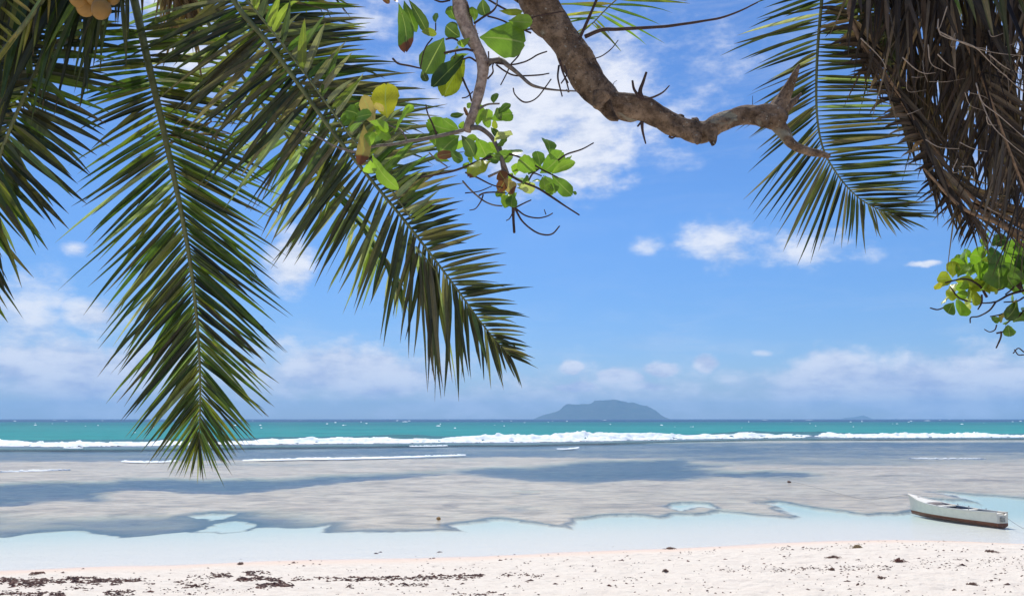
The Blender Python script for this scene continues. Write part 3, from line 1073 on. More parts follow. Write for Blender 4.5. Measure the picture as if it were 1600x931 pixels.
# main hanging frond
frond(palm1, cr, [(201, -40, 5.9), (213, 15, 5.9), (232, 100, 5.9), (255, 200, 5.92), (283, 330, 5.95), (300, 430, 6), (310, 530, 6.05), (313, 615, 6.1), (311, 690, 6.15)], (17, 2.2),
      L=[(.12, 176, 110), (.22, 164, 125), (.30, 150, 148), (.38, 139, 168), (.46, 132, 184), (.6, 129, 186), (.72, 127, 170), (.82, 129, 148), (.90, 127, 118), (.96, 118, 92), (1.0, 98, 60)],
      Rr=[(.12, -6, 130), (.25, 14, 150), (.38, 29, 168), (.5, 38, 170), (.62, 41, 166), (.72, 42, 150), (.82, 45, 130), (.90, 49, 108), (.96, 58, 82), (1.0, 84, 60)],
      n=128, wid=7.8, col='green', bag=bag, bend=.22, curl=.3, seed=11, mixcol=('dark', .3), zj=.12, jit=2.4, odds=.02, label='long green frond hanging straight down, lit through by the sun')
# big dark diagonal frond
frond(palm1, cr + Vector((.1, 0, 0)), [(350, -25, 5.3), (378, 20, 5.25), (413, 60, 5.2), (463, 127, 5.15), (522, 209, 5.1), (583, 285, 5.05), (645, 361, 5), (706, 441, 5), (758, 512, 5), (797, 556, 5)], (12, 2.5),
      L=[(.02, 158, 165), (.1, 150, 178), (.2, 138, 185), (.32, 130, 188), (.42, 125, 188), (.52, 121, 182), (.60, 112, 170), (.68, 100, 165), (.74, 92, 172), (.80, 88, 175), (.86, 84, 110), (.93, 78, 78), (1, 60, 45)],
      Rr=[(.02, 5, 175), (.12, -2, 170), (.22, -5, 165), (.32, 0, 165), (.42, -8, 168), (.52, -14, 150), (.60, -18, 110), (.68, -14, 85), (.76, -8, 92), (.84, -2, 86), (.92, 4, 68), (1, 20, 40)],
      n=98, wid=9.8, col='dark', bend=.34, curl=.35, seed=12, mixcol=('olive', .4), zj=.2, label='broad dark frond reaching diagonally down to the right', bag=bag)
NS = dict(single=False, bag=bag)
# second layer of the diagonal frond: upturned leaflets, sunlight put into their pale colour
frond(palm1, cr, [(385, 0, 5.0), (430, 55, 4.95), (480, 120, 4.9), (538, 200, 4.88), (598, 278, 4.85), (645, 345, 4.85)], (5, 3),
      Rr=[(0, -78, 48), (.2, -68, 70), (.5, -52, 78), (.8, -40, 85), (1, -30, 60)], n=44, wid=13, col='pale', bend=.5, curl=.6, jit=10, seed=13, mixcol=('lime', .6), label='row of pale folded leaflets above the dark frond', **NS)
frond(palm1, cr, [(380, -30, 5.7), (440, 60, 5.6), (500, 140, 5.6), (560, 215, 5.55)], (6, 3),
      L=[(0, 140, 150), (.5, 125, 165), (1, 115, 150)], Rr=[(0, -4, 175), (.5, -2, 125), (1, 5, 130)], n=34, wid=11, col='green', bend=.3, seed=14, mixcol=('dark', .4), label='green frond behind the dark diagonal one', **NS)
frond(palm1, None, [(650, 385, 4.97), (664, 402, 4.97), (682, 424, 4.97)], (3, 2.5), L=[(0, 83, 205), (.5, 86, 208), (1, 84, 200)], n=9, wid=10, col='olive', bend=.1, curl=.3, jit=2.5, lenj=.05, seed=71, mixcol=('pale', .3),
      label='longest leaflets of the dark frond with ragged tips', **NS)
# pale frond behind both, its sunlit look put into the colour
frond(palm1, cr, [(290, -20, 7.4), (340, 60, 7.4), (400, 150, 7.4), (470, 240, 7.4), (545, 330, 7.4), (600, 400, 7.4), (628, 450, 7.4)], (7, 2),
      L=[(0, 170, 140), (.3, 165, 140), (.6, 130, 120), (.85, 115, 95), (1, 95, 45)], Rr=[(0, 0, 110), (.4, 20, 120), (.8, 55, 85), (1, 80, 45)], n=56, wid=8, col='pale', bend=.3, seed=15, mixcol=('green', .45),
      label='pale sunlit frond seen behind the dark diagonal one', **NS)
frond(palm1, cr, [(330, 190, 6.6), (310, 205, 6.6), (275, 220, 6.6)], (3, 2), L=[(0, 150, 60), (1, 175, 70)], Rr=[(0, 30, 60), (1, 10, 120)], n=12, wid=4, col='tan', dead=True, bend=.5, curl=.8, jit=14, seed=16,
      label='shrivelled tan frond tip', single=False, bag=bagd)
# frond at the left edge
frond(palm1, cr, [(120, -40, 5.2), (85, 40, 5.2), (55, 115, 5.15), (25, 180, 5.1), (0, 245, 5.1), (-25, 330, 5.1), (-45, 430, 5.1), (-60, 500, 5.1)], (8, 3),
      L=[(0, 185, 110), (.4, 165, 120), (.7, 150, 120), (1, 110, 80)],
      Rr=[(0, -22, 85), (.12, -8, 108), (.22, 4, 116), (.32, 18, 128), (.42, 34, 138), (.5, 44, 136), (.58, 54, 126), (.66, 62, 128), (.76, 64, 115), (.86, 60, 90), (1, 66, 65)], n=84, wid=12.5, col='dark', bend=.3, seed=17,
      mixcol=('green', .3), label='dark frond at the left edge of the view', **NS)
frond(palm1, cr, [(-20, -60, 5.4), (-10, 60, 5.4), (-30, 220, 5.4), (-45, 350, 5.4)], (6, 3),
      Rr=[(0, 30, 130), (.3, 45, 120), (.6, 60, 120), (1, 65, 85)], L=[(0, 150, 100), (1, 120, 80)], n=50, wid=12, col='dark', bend=.3, seed=18, label='dark frond mostly outside the left edge', **NS)
# yellow lit frond in the corner
frond(palm1, cr, [(88, -40, 4.8), (62, 5, 4.8), (33, 45, 4.8), (-5, 90, 4.8), (-60, 140, 4.8)], (9, 6),
      L=[(0, 230, 70), (.3, 222, 75), (.6, 205, 80), (1, 190, 80)], Rr=[(0, 100, 60), (.5, 118, 95), (1, 120, 100)], n=24, wid=6, col='yellow', bend=.3, seed=19, mixcol=('dark', .3), label='yellow green sunlit frond in the upper left corner', **NS)
# leaflets hanging from a frond above the frame
frond(palm1, cr, [(-30, -50, 4.9), (40, -55, 4.9), (110, -50, 5.0), (160, -40, 5.0), (200, -30, 5.1)], (7, 5),
      L=[(0, 100, 190), (.3, 106, 235), (.6, 110, 220), (.8, 104, 165), (1, 92, 95)], n=50, wid=12, col='dark', bend=.2, jit=6, lenj=.2, seed=20, mixcol=('green', .45), label='frond above the view with long leaflets hanging into it', **NS)
frond(palm1, cr, [(30, -60, 5.5), (100, -50, 5.5), (170, -40, 5.5)], (7, 5),
      L=[(0, 112, 260), (.5, 115, 210), (1, 100, 130)], n=32, wid=13, col='dark', bend=.2, jit=8, lenj=.2, seed=21, label='frond above the view with olive leaflets', **NS)
frond(palm1, cr, [(150, -60, 6.6), (250, -50, 6.6), (420, -40, 6.6), (500, -40, 6.6)], (7, 4),
      L=[(0, 95, 90), (.4, 80, 70), (.7, 75, 80), (1, 60, 80)], n=26, wid=7, col='dark', bend=.2, jit=14, lenj=.3, seed=22, mixcol=('dead', .5), label='ragged frond tips above the view', **NS)
if bag:
    v, f, u, t = tri_geo(bag)
    tag(mesh_obj('leaflets', v, f, M['leaflet'], palm1, uv=u, tint=t, smooth=False), None, None, None, 'stuff')
if bagd:
    v, f, u, t = tri_geo(bagd)
    tag(mesh_obj('dry_leaflets', v, f, M['dry'], palm1, uv=u, tint=t, smooth=False), None, None, None, 'stuff')


def coconut(palm, c, r, axis, rnd):
    V, F = [], []
    nu, nv = 14, 10
    q = Vector(axis).normalized().to_track_quat('Z', 'Y')
    for i in range(nv + 1):
        th = math.pi * i / nv
        for k in range(nu):
            ph = 2 * math.pi * k / nu
            rr = 1 + .06 * math.cos(3 * ph) * math.sin(th)
            z = math.cos(th) * 1.2 + (.12 if i == 0 else 0)
            V.append(Vector(c) + q @ Vector((math.sin(th) * math.cos(ph) * rr, math.sin(th) * math.sin(ph) * rr, z)) * r)
    for i in range(nv):
        for k in range(nu):
            F.append((i * nu + k, i * nu + (k + 1) % nu, (i + 1) * nu + (k + 1) % nu, (i + 1) * nu + k))
    o_ = mesh_obj('coconut', [tuple(v) for v in V], F, M['coconut'], palm)
    st, _ = spline([tuple(Vector(c) + Vector(axis).normalized() * r * 1.15), tuple(cr * .3 + Vector(c) * .7 + Vector((0, 0, .3))), tuple(cr)], 10)
    v, f, u = tube_geo(st, np.full(10, .012), 6)
    mesh_obj('fruit_stalk', v, f, M['rachis'], palm)
    return o_


rc = random.Random(2)
for px, py, rp in ((134, 9, 15), (158, 15, 14), (147, -8, 15), (122, -6, 15), (174, -8, 14)):
    coconut(palm1, PD(px, py, 4.55 + rc.uniform(-.08, .08)), rp * 4.55 / FPX, (rc.uniform(-.3, .3), rc.uniform(-.3, .3), 1), rc)

# ---- right coconut palm, half dead
cr = PD(1440, -330, 5.2)
base = Vector((7.6, -.4, height(7.6, -.4) - .1))
palm2 = thing('coconut_palm', base, 'coconut palm at the upper right with one green frond and a curtain of dead fronds', 'palm')
palm_trunk(palm2, base, cr, (base + cr) * .5 + Vector((.9, -.8, .2)))
bag, bagd = [], []
NS = dict(single=False, bag=bag)
ND = dict(single=False, bag=bagd, dead=True)
frond(palm2, cr, [(1286, -30, 5.3), (1284, 0, 5.3), (1277, 86, 5.3), (1276, 172, 5.3), (1286, 232, 5.3), (1310, 275, 5.3), (1340, 308, 5.3), (1372, 327, 5.3), (1400, 338, 5.3)], (7, 1.8),
      L=[(.0, 160, 110), (.12, 164, 125), (.2, 160, 125), (.3, 153, 112), (.42, 146, 132), (.52, 136, 142), (.6, 124, 145), (.68, 116, 150), (.76, 106, 118), (.84, 92, 70), (.92, 60, 45), (1, 20, 50)],
      Rr=[(0, -4, 110), (.2, 2, 130), (.38, 1, 150), (.5, 0, 152), (.6, -1, 152), (.7, -3, 142), (.8, -2, 128), (.9, 2, 92), (1, 8, 62)],
      n=74, wid=5.8, col='dark', bend=.16, curl=.22, jit=2.2, seed=31, mixcol=('olive', .35), zj=.14, label='green frond hanging with a curved tip behind the bare branch', bag=bag)
# small bright frond tip at top centre
frond(palm2, None, [(1110, -150, 6.4), (1040, -75, 6.4), (985, -20, 6.4), (950, 12, 6.4), (925, 38, 6.4)], (6, 2.5),
      L=[(.1, 200, 80), (.55, 205, 65), (.8, 190, 75), (.93, 160, 85), (1, 140, 60)],
      Rr=[(.1, 20, 80), (.55, 15, 90), (.7, 4, 95), (.82, 12, 95), (.9, 28, 85), (1, 52, 60)], n=24, wid=7, col='lime', bend=.3, seed=46, jit=6, single=True, mixcol=('yellow', .3), label='small bright green frond tip at the top centre')
# dead frond with curled leaflets on its left, long ones on its right
frond(palm2, cr, [(1325, 20, 4.9), (1349, 73, 4.9), (1388, 125, 4.9), (1422, 180, 4.9), (1450, 230, 4.9), (1470, 272, 4.9), (1495, 310, 4.9), (1530, 350, 4.9)], (9, 5),
      L=[(0, 168, 60), (.2, 160, 50), (.4, 165, 45), (.6, 160, 42), (.8, 130, 48), (1, 120, 50)],
      Rr=[(0, 66, 90), (.2, 62, 120), (.4, 60, 130), (.6, 62, 120), (.8, 66, 85), (1, 70, 50)], n=66, wid=7.5, col='dead', dead=True, bend=.9, curl=.9, jit=6, seed=32, mixcol=('tan', .08),
      label='dead brown frond with curled leaflets along the edge of the curtain', bag=bagd)
for k, (p, Lk, nn, sd) in enumerate((
        ([(1325, -40, 5.1), (1400, -45, 5.1), (1500, -45, 5.1), (1640, -40, 5.1)], [(0, 84, 95), (.15, 86, 150), (.24, 86, 180), (.35, 86, 225), (.6, 88, 300), (1, 88, 330)], 115, 33),
        ([(1345, 20, 5.35), (1430, 60, 5.35), (1520, 90, 5.35), (1640, 110, 5.35)], [(0, 82, 70), (.2, 84, 105), (.5, 88, 220), (1, 88, 270)], 105, 34),
        ([(1390, 110, 5.6), (1450, 160, 5.6), (1530, 200, 5.6), (1640, 230, 5.6)], [(0, 72, 60), (.3, 76, 105), (.6, 80, 145), (1, 78, 150)], 80, 35),
        ([(1335, -40, 4.7), (1370, -45, 4.7), (1420, -45, 4.7), (1480, -40, 4.7)], [(0, 94, 105), (.3, 98, 150), (.7, 104, 185), (1, 106, 190)], 44, 36),
        ([(1372, -190, 5.0), (1440, -200, 5.0), (1520, -195, 5.0), (1640, -190, 5.0)], [(0, 90, 160), (.3, 90, 210), (1, 88, 250)], 80, 81),
        ([(1375, -290, 5.2), (1430, -300, 5.2), (1520, -295, 5.2), (1620, -280, 5.2)], [(0, 90, 160), (.3, 90, 210), (1, 85, 240)], 60, 82),
        ([(1440, -40, 4.6), (1500, -40, 4.6), (1560, -45, 4.6), (1660, -40, 4.6)], [(0, 75, 150), (.3, 80, 210), (.7, 100, 190), (1, 95, 240)], 50, 37))):
    frond(palm2, cr, p, (8, 5), L=Lk, n=nn, wid=8.0, col='dead', bend=.25, curl=.6, jit=6, lenj=.2, seed=sd, mixcol=('tan', .04), zj=.3, rollj=.6, label='dead brown frond in the hanging curtain', **ND)
# ribbed dead frond towards the right edge
frond(palm2, cr, [(1480, 20, 4.75), (1515, 80, 4.75), (1545, 150, 4.75), (1575, 230, 4.75), (1610, 320, 4.75)], (6, 4),
      L=[(0, 120, 110), (.5, 112, 150), (1, 105, 130)], Rr=[(0, 40, 100), (.4, 38, 120), (.8, 48, 120), (1, 60, 80)], n=46, wid=5.5, col='dead', bend=.25, curl=.3, jit=3, seed=38, label='dead frond with evenly ribbed leaflets at the right edge', **ND)
# tan stalks gathered at the bottom of the curtain
for k, (p, sd) in enumerate((([(1425, 205, 5.0), (1480, 285, 4.95), (1530, 328, 4.9), (1600, 366, 4.85), (1690, 400, 4.8)], 40), ([(1450, 215, 5.0), (1505, 295, 5.0), (1560, 335, 5.0), (1640, 368, 5.0), (1700, 385, 4.9)], 41),
                             ([(1440, 260, 4.9), (1500, 322, 4.85), (1560, 350, 4.8), (1610, 378, 4.8), (1690, 410, 4.8)], 42), ([(1500, 285, 5.2), (1560, 318, 5.1), (1620, 345, 5.0), (1700, 370, 5.0)], 43))):
    frond(palm2, None, p, (4.5, 10), L=[(0, 60, 40), (.3, 42, 60), (1, 34, 80)], Rr=[(0, 20, 60), (.3, 15, 70), (1, 20, 80)] if k % 2 else None, n=24, wid=5, col='tan', bend=.15, curl=.35, jit=7, seed=sd,
          mixcol=('dead', .5), label='pale tan dead frond stalk at the foot of the curtain', **ND)
# green leaflets in front at the top
frond(palm2, cr, [(1470, -45, 4.3), (1520, -50, 4.3), (1590, -50, 4.3)], (6, 4), L=[(0, 70, 85), (.35, 66, 105), (.7, 68, 145), (1, 82, 150)], n=16, wid=9.5, col='olive', bend=.25, seed=44, mixcol=('lime', .3),
      label='green frond above the view in front of the dead curtain', **NS)
frond(palm2, cr, [(1345, -40, 5.0), (1365, 0, 5.0), (1385, 60, 5.0)], (6, 4), L=[(0, 170, 80), (.5, 165, 75), (1, 150, 60)], Rr=[(0, 60, 70), (1, 70, 80)], n=16, wid=8, col='olive', bend=.5, curl=.4, seed=45, label='olive frond at the left of the dead curtain', **NS)
v, f, u, t = tri_geo(bag)
tag(mesh_obj('leaflets', v, f, M['leaflet'], palm2, uv=u, tint=t, smooth=False), None, None, None, 'stuff')
v, f, u, t = tri_geo(bagd)
tag(mesh_obj('dry_leaflets', v, f, M['dry'], palm2, uv=u, tint=t, smooth=False), None, None, None, 'stuff')
# pale fibres tangled over the curtain
rf = random.Random(9)
def fib(p, r_=1.6):
    C, _ = spline([tuple(PD(*q)) for q in p], 16)
    v, f, u = tube_geo(C, np.linspace(r_, r_ * .4, 16) * .5 * p[0][2] / FPX, 5)
    mesh_obj('fibre', v, f, M['fibre'], palm2)
for p in ([(1468, 50, 4.4), (1510, 70, 4.4), (1550, 82, 4.4), (1600, 88, 4.4)], [(1466, 30, 4.4), (1470, 55, 4.4), (1520, 72, 4.35), (1550, 100, 4.4), (1600, 145, 4.4)],
          [(1525, 130, 4.4), (1535, 160, 4.4), (1560, 180, 4.4), (1600, 215, 4.4)], [(1530, 150, 4.45), (1550, 195, 4.4), (1580, 225, 4.4), (1605, 245, 4.4)],
          [(1410, 90, 4.5), (1430, 108, 4.5), (1445, 115, 4.5), (1462, 114, 4.5)], [(1450, 70, 4.5), (1455, 100, 4.5), (1478, 112, 4.5)], [(1465, 85, 4.45), (1480, 100, 4.45), (1493, 108, 4.45)],
          [(1345, 60, 4.6), (1375, 90, 4.6), (1385, 108, 4.6)], [(1480, 10, 4.4), (1470, 40, 4.4), (1466, 48, 4.4)], [(1545, 85, 4.4), (1570, 105, 4.4), (1600, 118, 4.4)]):
    fib(p, 2.2)
for _ in range(20):
    x, y = rf.uniform(1400, 1600), rf.uniform(40, 130) if rf.random() < .6 else rf.uniform(130, 350)
    if y > (x - 1340) * 1.6 + 60: continue
    a = rf.uniform(-.4, 1.4)
    l = rf.uniform(20, 60)
    D_ = rf.uniform(4.35, 4.7)
    b = rf.uniform(-14, 14)
    fib([(x, y, D_), (x + math.cos(a) * l * .5 - b, y + math.sin(a) * l * .5 + b, D_ + rf.uniform(-.05, .05)), (x + math.cos(a) * l, y + math.sin(a) * l, D_)], rf.uniform(1.0, 2.0))


# ------------------------------------------------------------------ broadleaf tree overhead
LC = {'g': (0.10, 0.18, 0.030), 'dg': (0.060, 0.105, 0.030), 'lg': (0.20, 0.32, 0.040), 'LG': (0.16, 0.28, 0.035), 'yg': (0.26, 0.30, 0.035), 'y': (0.34, 0.38, 0.035), 'Y': (0.32, 0.30, 0.025),
      'br': (0.17, 0.065, 0.03), 'p': (0.42, 0.46, 0.22), 'tan': (0.32, 0.24, 0.10)}


def leaf_geo(b, t, width, col, rnd, brown=0.0, cup=.25):
    """obovate leathery leaf from b to t, metres, curved and cupped"""
    b, t = np.array(b, float), np.array(t, float)
    ax = t - b
    L = np.linalg.norm(ax)
    ax /= L
    view = np.array(-FWD)
    n = view + np.array([rnd.gauss(0, .45), rnd.gauss(0, .2), rnd.gauss(0, .45)])
    n -= ax * (n @ ax)
    n /= np.linalg.norm(n)
    w = np.cross(ax, n)
    prof = ((0, .03), (.08, .16), (.22, .52), (.42, .86), (.62, 1.0), (.8, .90), (.93, .55), (1, .12))
    nl, nw = 11, 7
    V, U = [], []
    arch = rnd.uniform(-.12, .16) * L
    sk = rnd.uniform(-.06, .06) * L
    wav, wph = rnd.uniform(0, .07) * width, rnd.uniform(0, 6)
    cp = cup * rnd.uniform(-.6, 1.3)
    for i in range(nl):
        s = i / (nl - 1)
        hw = float(np.interp(s, [a for a, _ in prof], [c for _, c in prof])) * width * .5
        hw *= 1 + rnd.uniform(-.05, .05)
        for k in range(nw):
            q = (k / (nw - 1) - .5) * 2
            notch = -.03 * L * max(0, s - .93) / .07 * (1 - abs(q))
            p = b + ax * (s * L + notch) + w * (q * hw + sk * math.sin(s * math.pi)) + n * (arch * math.sin(s * math.pi) + cp * hw * q * q + wav * math.sin(s * 13 + wph) * abs(q))
            V.append(p)
            U.append((s, k / (nw - 1)))
    F = [tuple(int(x) for x in f_) for f_ in grid_faces(nl, nw)]
    kk = rnd.uniform(.85, 1.2)
    return np.array(V), F, np.array(U), (col[0] * kk, col[1] * kk, col[2] * kk, brown)


def add_leaf(parent, b, t, width, kind, rnd, brown=0.0):
    g = leaf_geo(b, t, width, LC[kind], rnd, brown)
    lf = mesh_obj('leaf', g[0], g[1], M['leaf'], parent, uv=g[2], tint=g[3])
    return lf


def limb(name, parent, pts, mat, sides=14, n=60, jitter=.1, freq=4, seed=0):
    """pts: px, py, metres ahead, diameter px"""
    P = [(*PD(p[0], p[1], p[2]), p[3] * .5 * p[2] / FPX) for p in pts]
    C, L = spline(P, n)
    V, F, u = tube_geo(C[:, :3], np.maximum(C[:, 3], .0008), sides, jitter, freq, seed)
    return mesh_obj(name, V, F, mat, parent)


tb = Vector((2.6, -2.4, height(2.6, -2.4) - .1))
tree1 = thing('broadleaf_tree', tb, 'old broadleaf tree reaching a thick bare crooked branch and a leafy one overhead', 'tree')
D1 = 3.2
C, L = spline([(*tb, .24), (2.3, -1.9, 3.4, .20), (1.6, -.7, 4.9, .16), (.75, .9, 5.75, .115)], 50)
V, F, u = tube_geo(C[:, :3], C[:, 3], 20, .1, 1.5, 3)
mesh_obj('trunk', V, F, M['bark'], tree1)
# main crooked branch
st = Vector(C[-1, :3])
P = [(*st, .105), (*PD(815, -110, 3.1), .078)]
for (px, py, dpx) in ((833, -15, 56), (853, 24, 57), (886, 69, 55), (910, 110, 54), (934, 142, 52), (963, 163, 44), (1004, 172, 41), (1030, 184, 38), (1053, 196, 37), (1094, 206, 36), (1118, 197, 34), (1147, 184, 31),
                      (1180, 180, 32), (1200, 182, 38), (1214, 186, 40), (1226, 190, 26)):
    P.append((*PD(px, py, 3.2), dpx * .47 * 3.2 / FPX))
C, L = spline(P, 260)
C[:, 3] *= 1 + .10 * (fbm(np.arange(260) * .13, 3, 4, .7) - .5) * 2
V, F, u = tube_geo(C[:, :3], C[:, 3], 30, .20, 20, 5)
mainb = mesh_obj('branch', V, F, M['bark'], tree1)
mainb['label'] = 'thick grey brown crooked branch, bare of leaves'
for i, (pts_, nm) in enumerate((
        ([(1206, 186, 3.2, 34), (1222, 158, 3.2, 25), (1234, 134, 3.18, 15), (1242, 117, 3.16, 11), (1249, 101, 3.15, 3)], 'broken_stub'),
        ([(1222, 172, 3.23, 24), (1238, 160, 3.25, 12), (1252, 146, 3.27, 3)], 'broken_stub'),
        ([(1210, 190, 3.2, 26), (1225, 209, 3.19, 19), (1238, 225, 3.18, 15), (1262, 237, 3.17, 12.5), (1280, 240, 3.17, 11), (1296, 245, 3.17, 8)], 'side_branch'),
        ([(945, 165, 3.15, 26), (955, 181, 3.13, 16), (966, 188, 3.12, 5)], 'knot'),
        ([(1110, 205, 3.15, 22), (1114, 222, 3.13, 10), (1113, 227, 3.12, 4)], 'knot'),
        ([(1088, 212, 3.17, 18), (1090, 224, 3.15, 8)], 'knot'),
        ([(1062, 188, 3.2, 18), (1066, 180, 3.2, 8)], 'knot'), ([(1085, 190, 3.2, 16), (1090, 186, 3.2, 8)], 'knot'),
        ([(940, 150, 3.1, 30), (932, 168, 3.08, 12)], 'knot'), ([(1190, 186, 3.15, 26), (1196, 196, 3.13, 12)], 'knot'))):
    limb(nm, mainb, pts_, M['bark'], 10, 18, .22, 25, i)


def twig(parent, pts, r=(3, 1.2), D=3.2, mat='twig', name='twig', dv=0):
    n = len(pts)
    P = [(p[0], p[1], (p[2] if len(p) > 2 else D) + dv * i, r[0] + (r[1] - r[0]) * i / (n - 1)) for i, p in enumerate(pts)]
    return limb(name, parent, P, M[mat], 6, max(10, n * 5), .15, 20, n)


for p, r_ in (([(1003, 155), (1000, 143), (1005, 128), (1010, 113)], (8, 4)), ([(1000, 152), (991, 140), (988, 126)], (5, 3)), ([(1003, 155), (1018, 153), (1035, 145), (1046, 134)], (4, 2)),
              ([(1003, 190), (1004, 205), (1009, 225)], (6, 2)), ([(1001, 192), (996, 198)], (4, 3)), ([(914, 58), (940, 47), (963, 46), (1000, 44), (1045, 41), (1100, 33), (1127, 28), (1155, 18), (1184, 4)], (7, 2)),
              ([(925, 93), (940, 88), (955, 77), (966, 63)], (2, 1.5)), ([(905, 62), (915, 40), (928, 10), (936, -10)], (5, 4)), ([(875, 95), (880, 115), (888, 130)], (4, 2)), ([(874, 92), (878, 110), (885, 128), (889, 145), (885, 140)], (3, 2)),
              ([(1045, 213), (1050, 216), (1056, 213)], (4, 2)), ([(958, 138), (959, 130), (964, 126)], (1.2, .8)), ([(1176, 164), (1176, 150)], (1.2, .8)), ([(830, 31), (838, 26), (882, 18)], (2, 2)),
              ([(830, 52), (812, 45), (800, 47)], (3, 2))):
    twig(mainb, p, r_, 3.12)
# second branch, pale and ringed, carrying the leaves
D2 = 2.9
P = [(*st, .09), (*PD(690, -110, 2.85), .035)] + [(*PD(px, py, D2), d_ * .5 * D2 / FPX) for px, py, d_ in
     ((715, -15, 23), (719, 15, 22), (727, 38, 23), (738, 62, 21), (750, 84, 19), (755, 105, 18), (752, 128, 17), (747, 150, 16), (741, 172, 15), (734, 190, 15), (729, 206, 13))]
C, L = spline(P, 120)
rr_ = C[:, 3] * (1 + .06 * np.sin(np.arange(120) * 1.4))
V, F, u = tube_geo(C[:, :3], rr_, 16, .08, 14, 8)
leafb = mesh_obj('branch', V, F, M['palebark'], tree1)
leafb['label'] = 'slender pale ringed branch that carries the green leaves'
def c1(x, y): return (600 + x / 5.817, y / 5.817)
def c2(x, y): return (540 + x / 4.9, 120 + y / 4.9)
def c3(x, y): return (700 + x / 3.725, 130 + y / 3.725)
def c4(x, y): return (1440 + x / 4.9, 350 + y / 4.9)
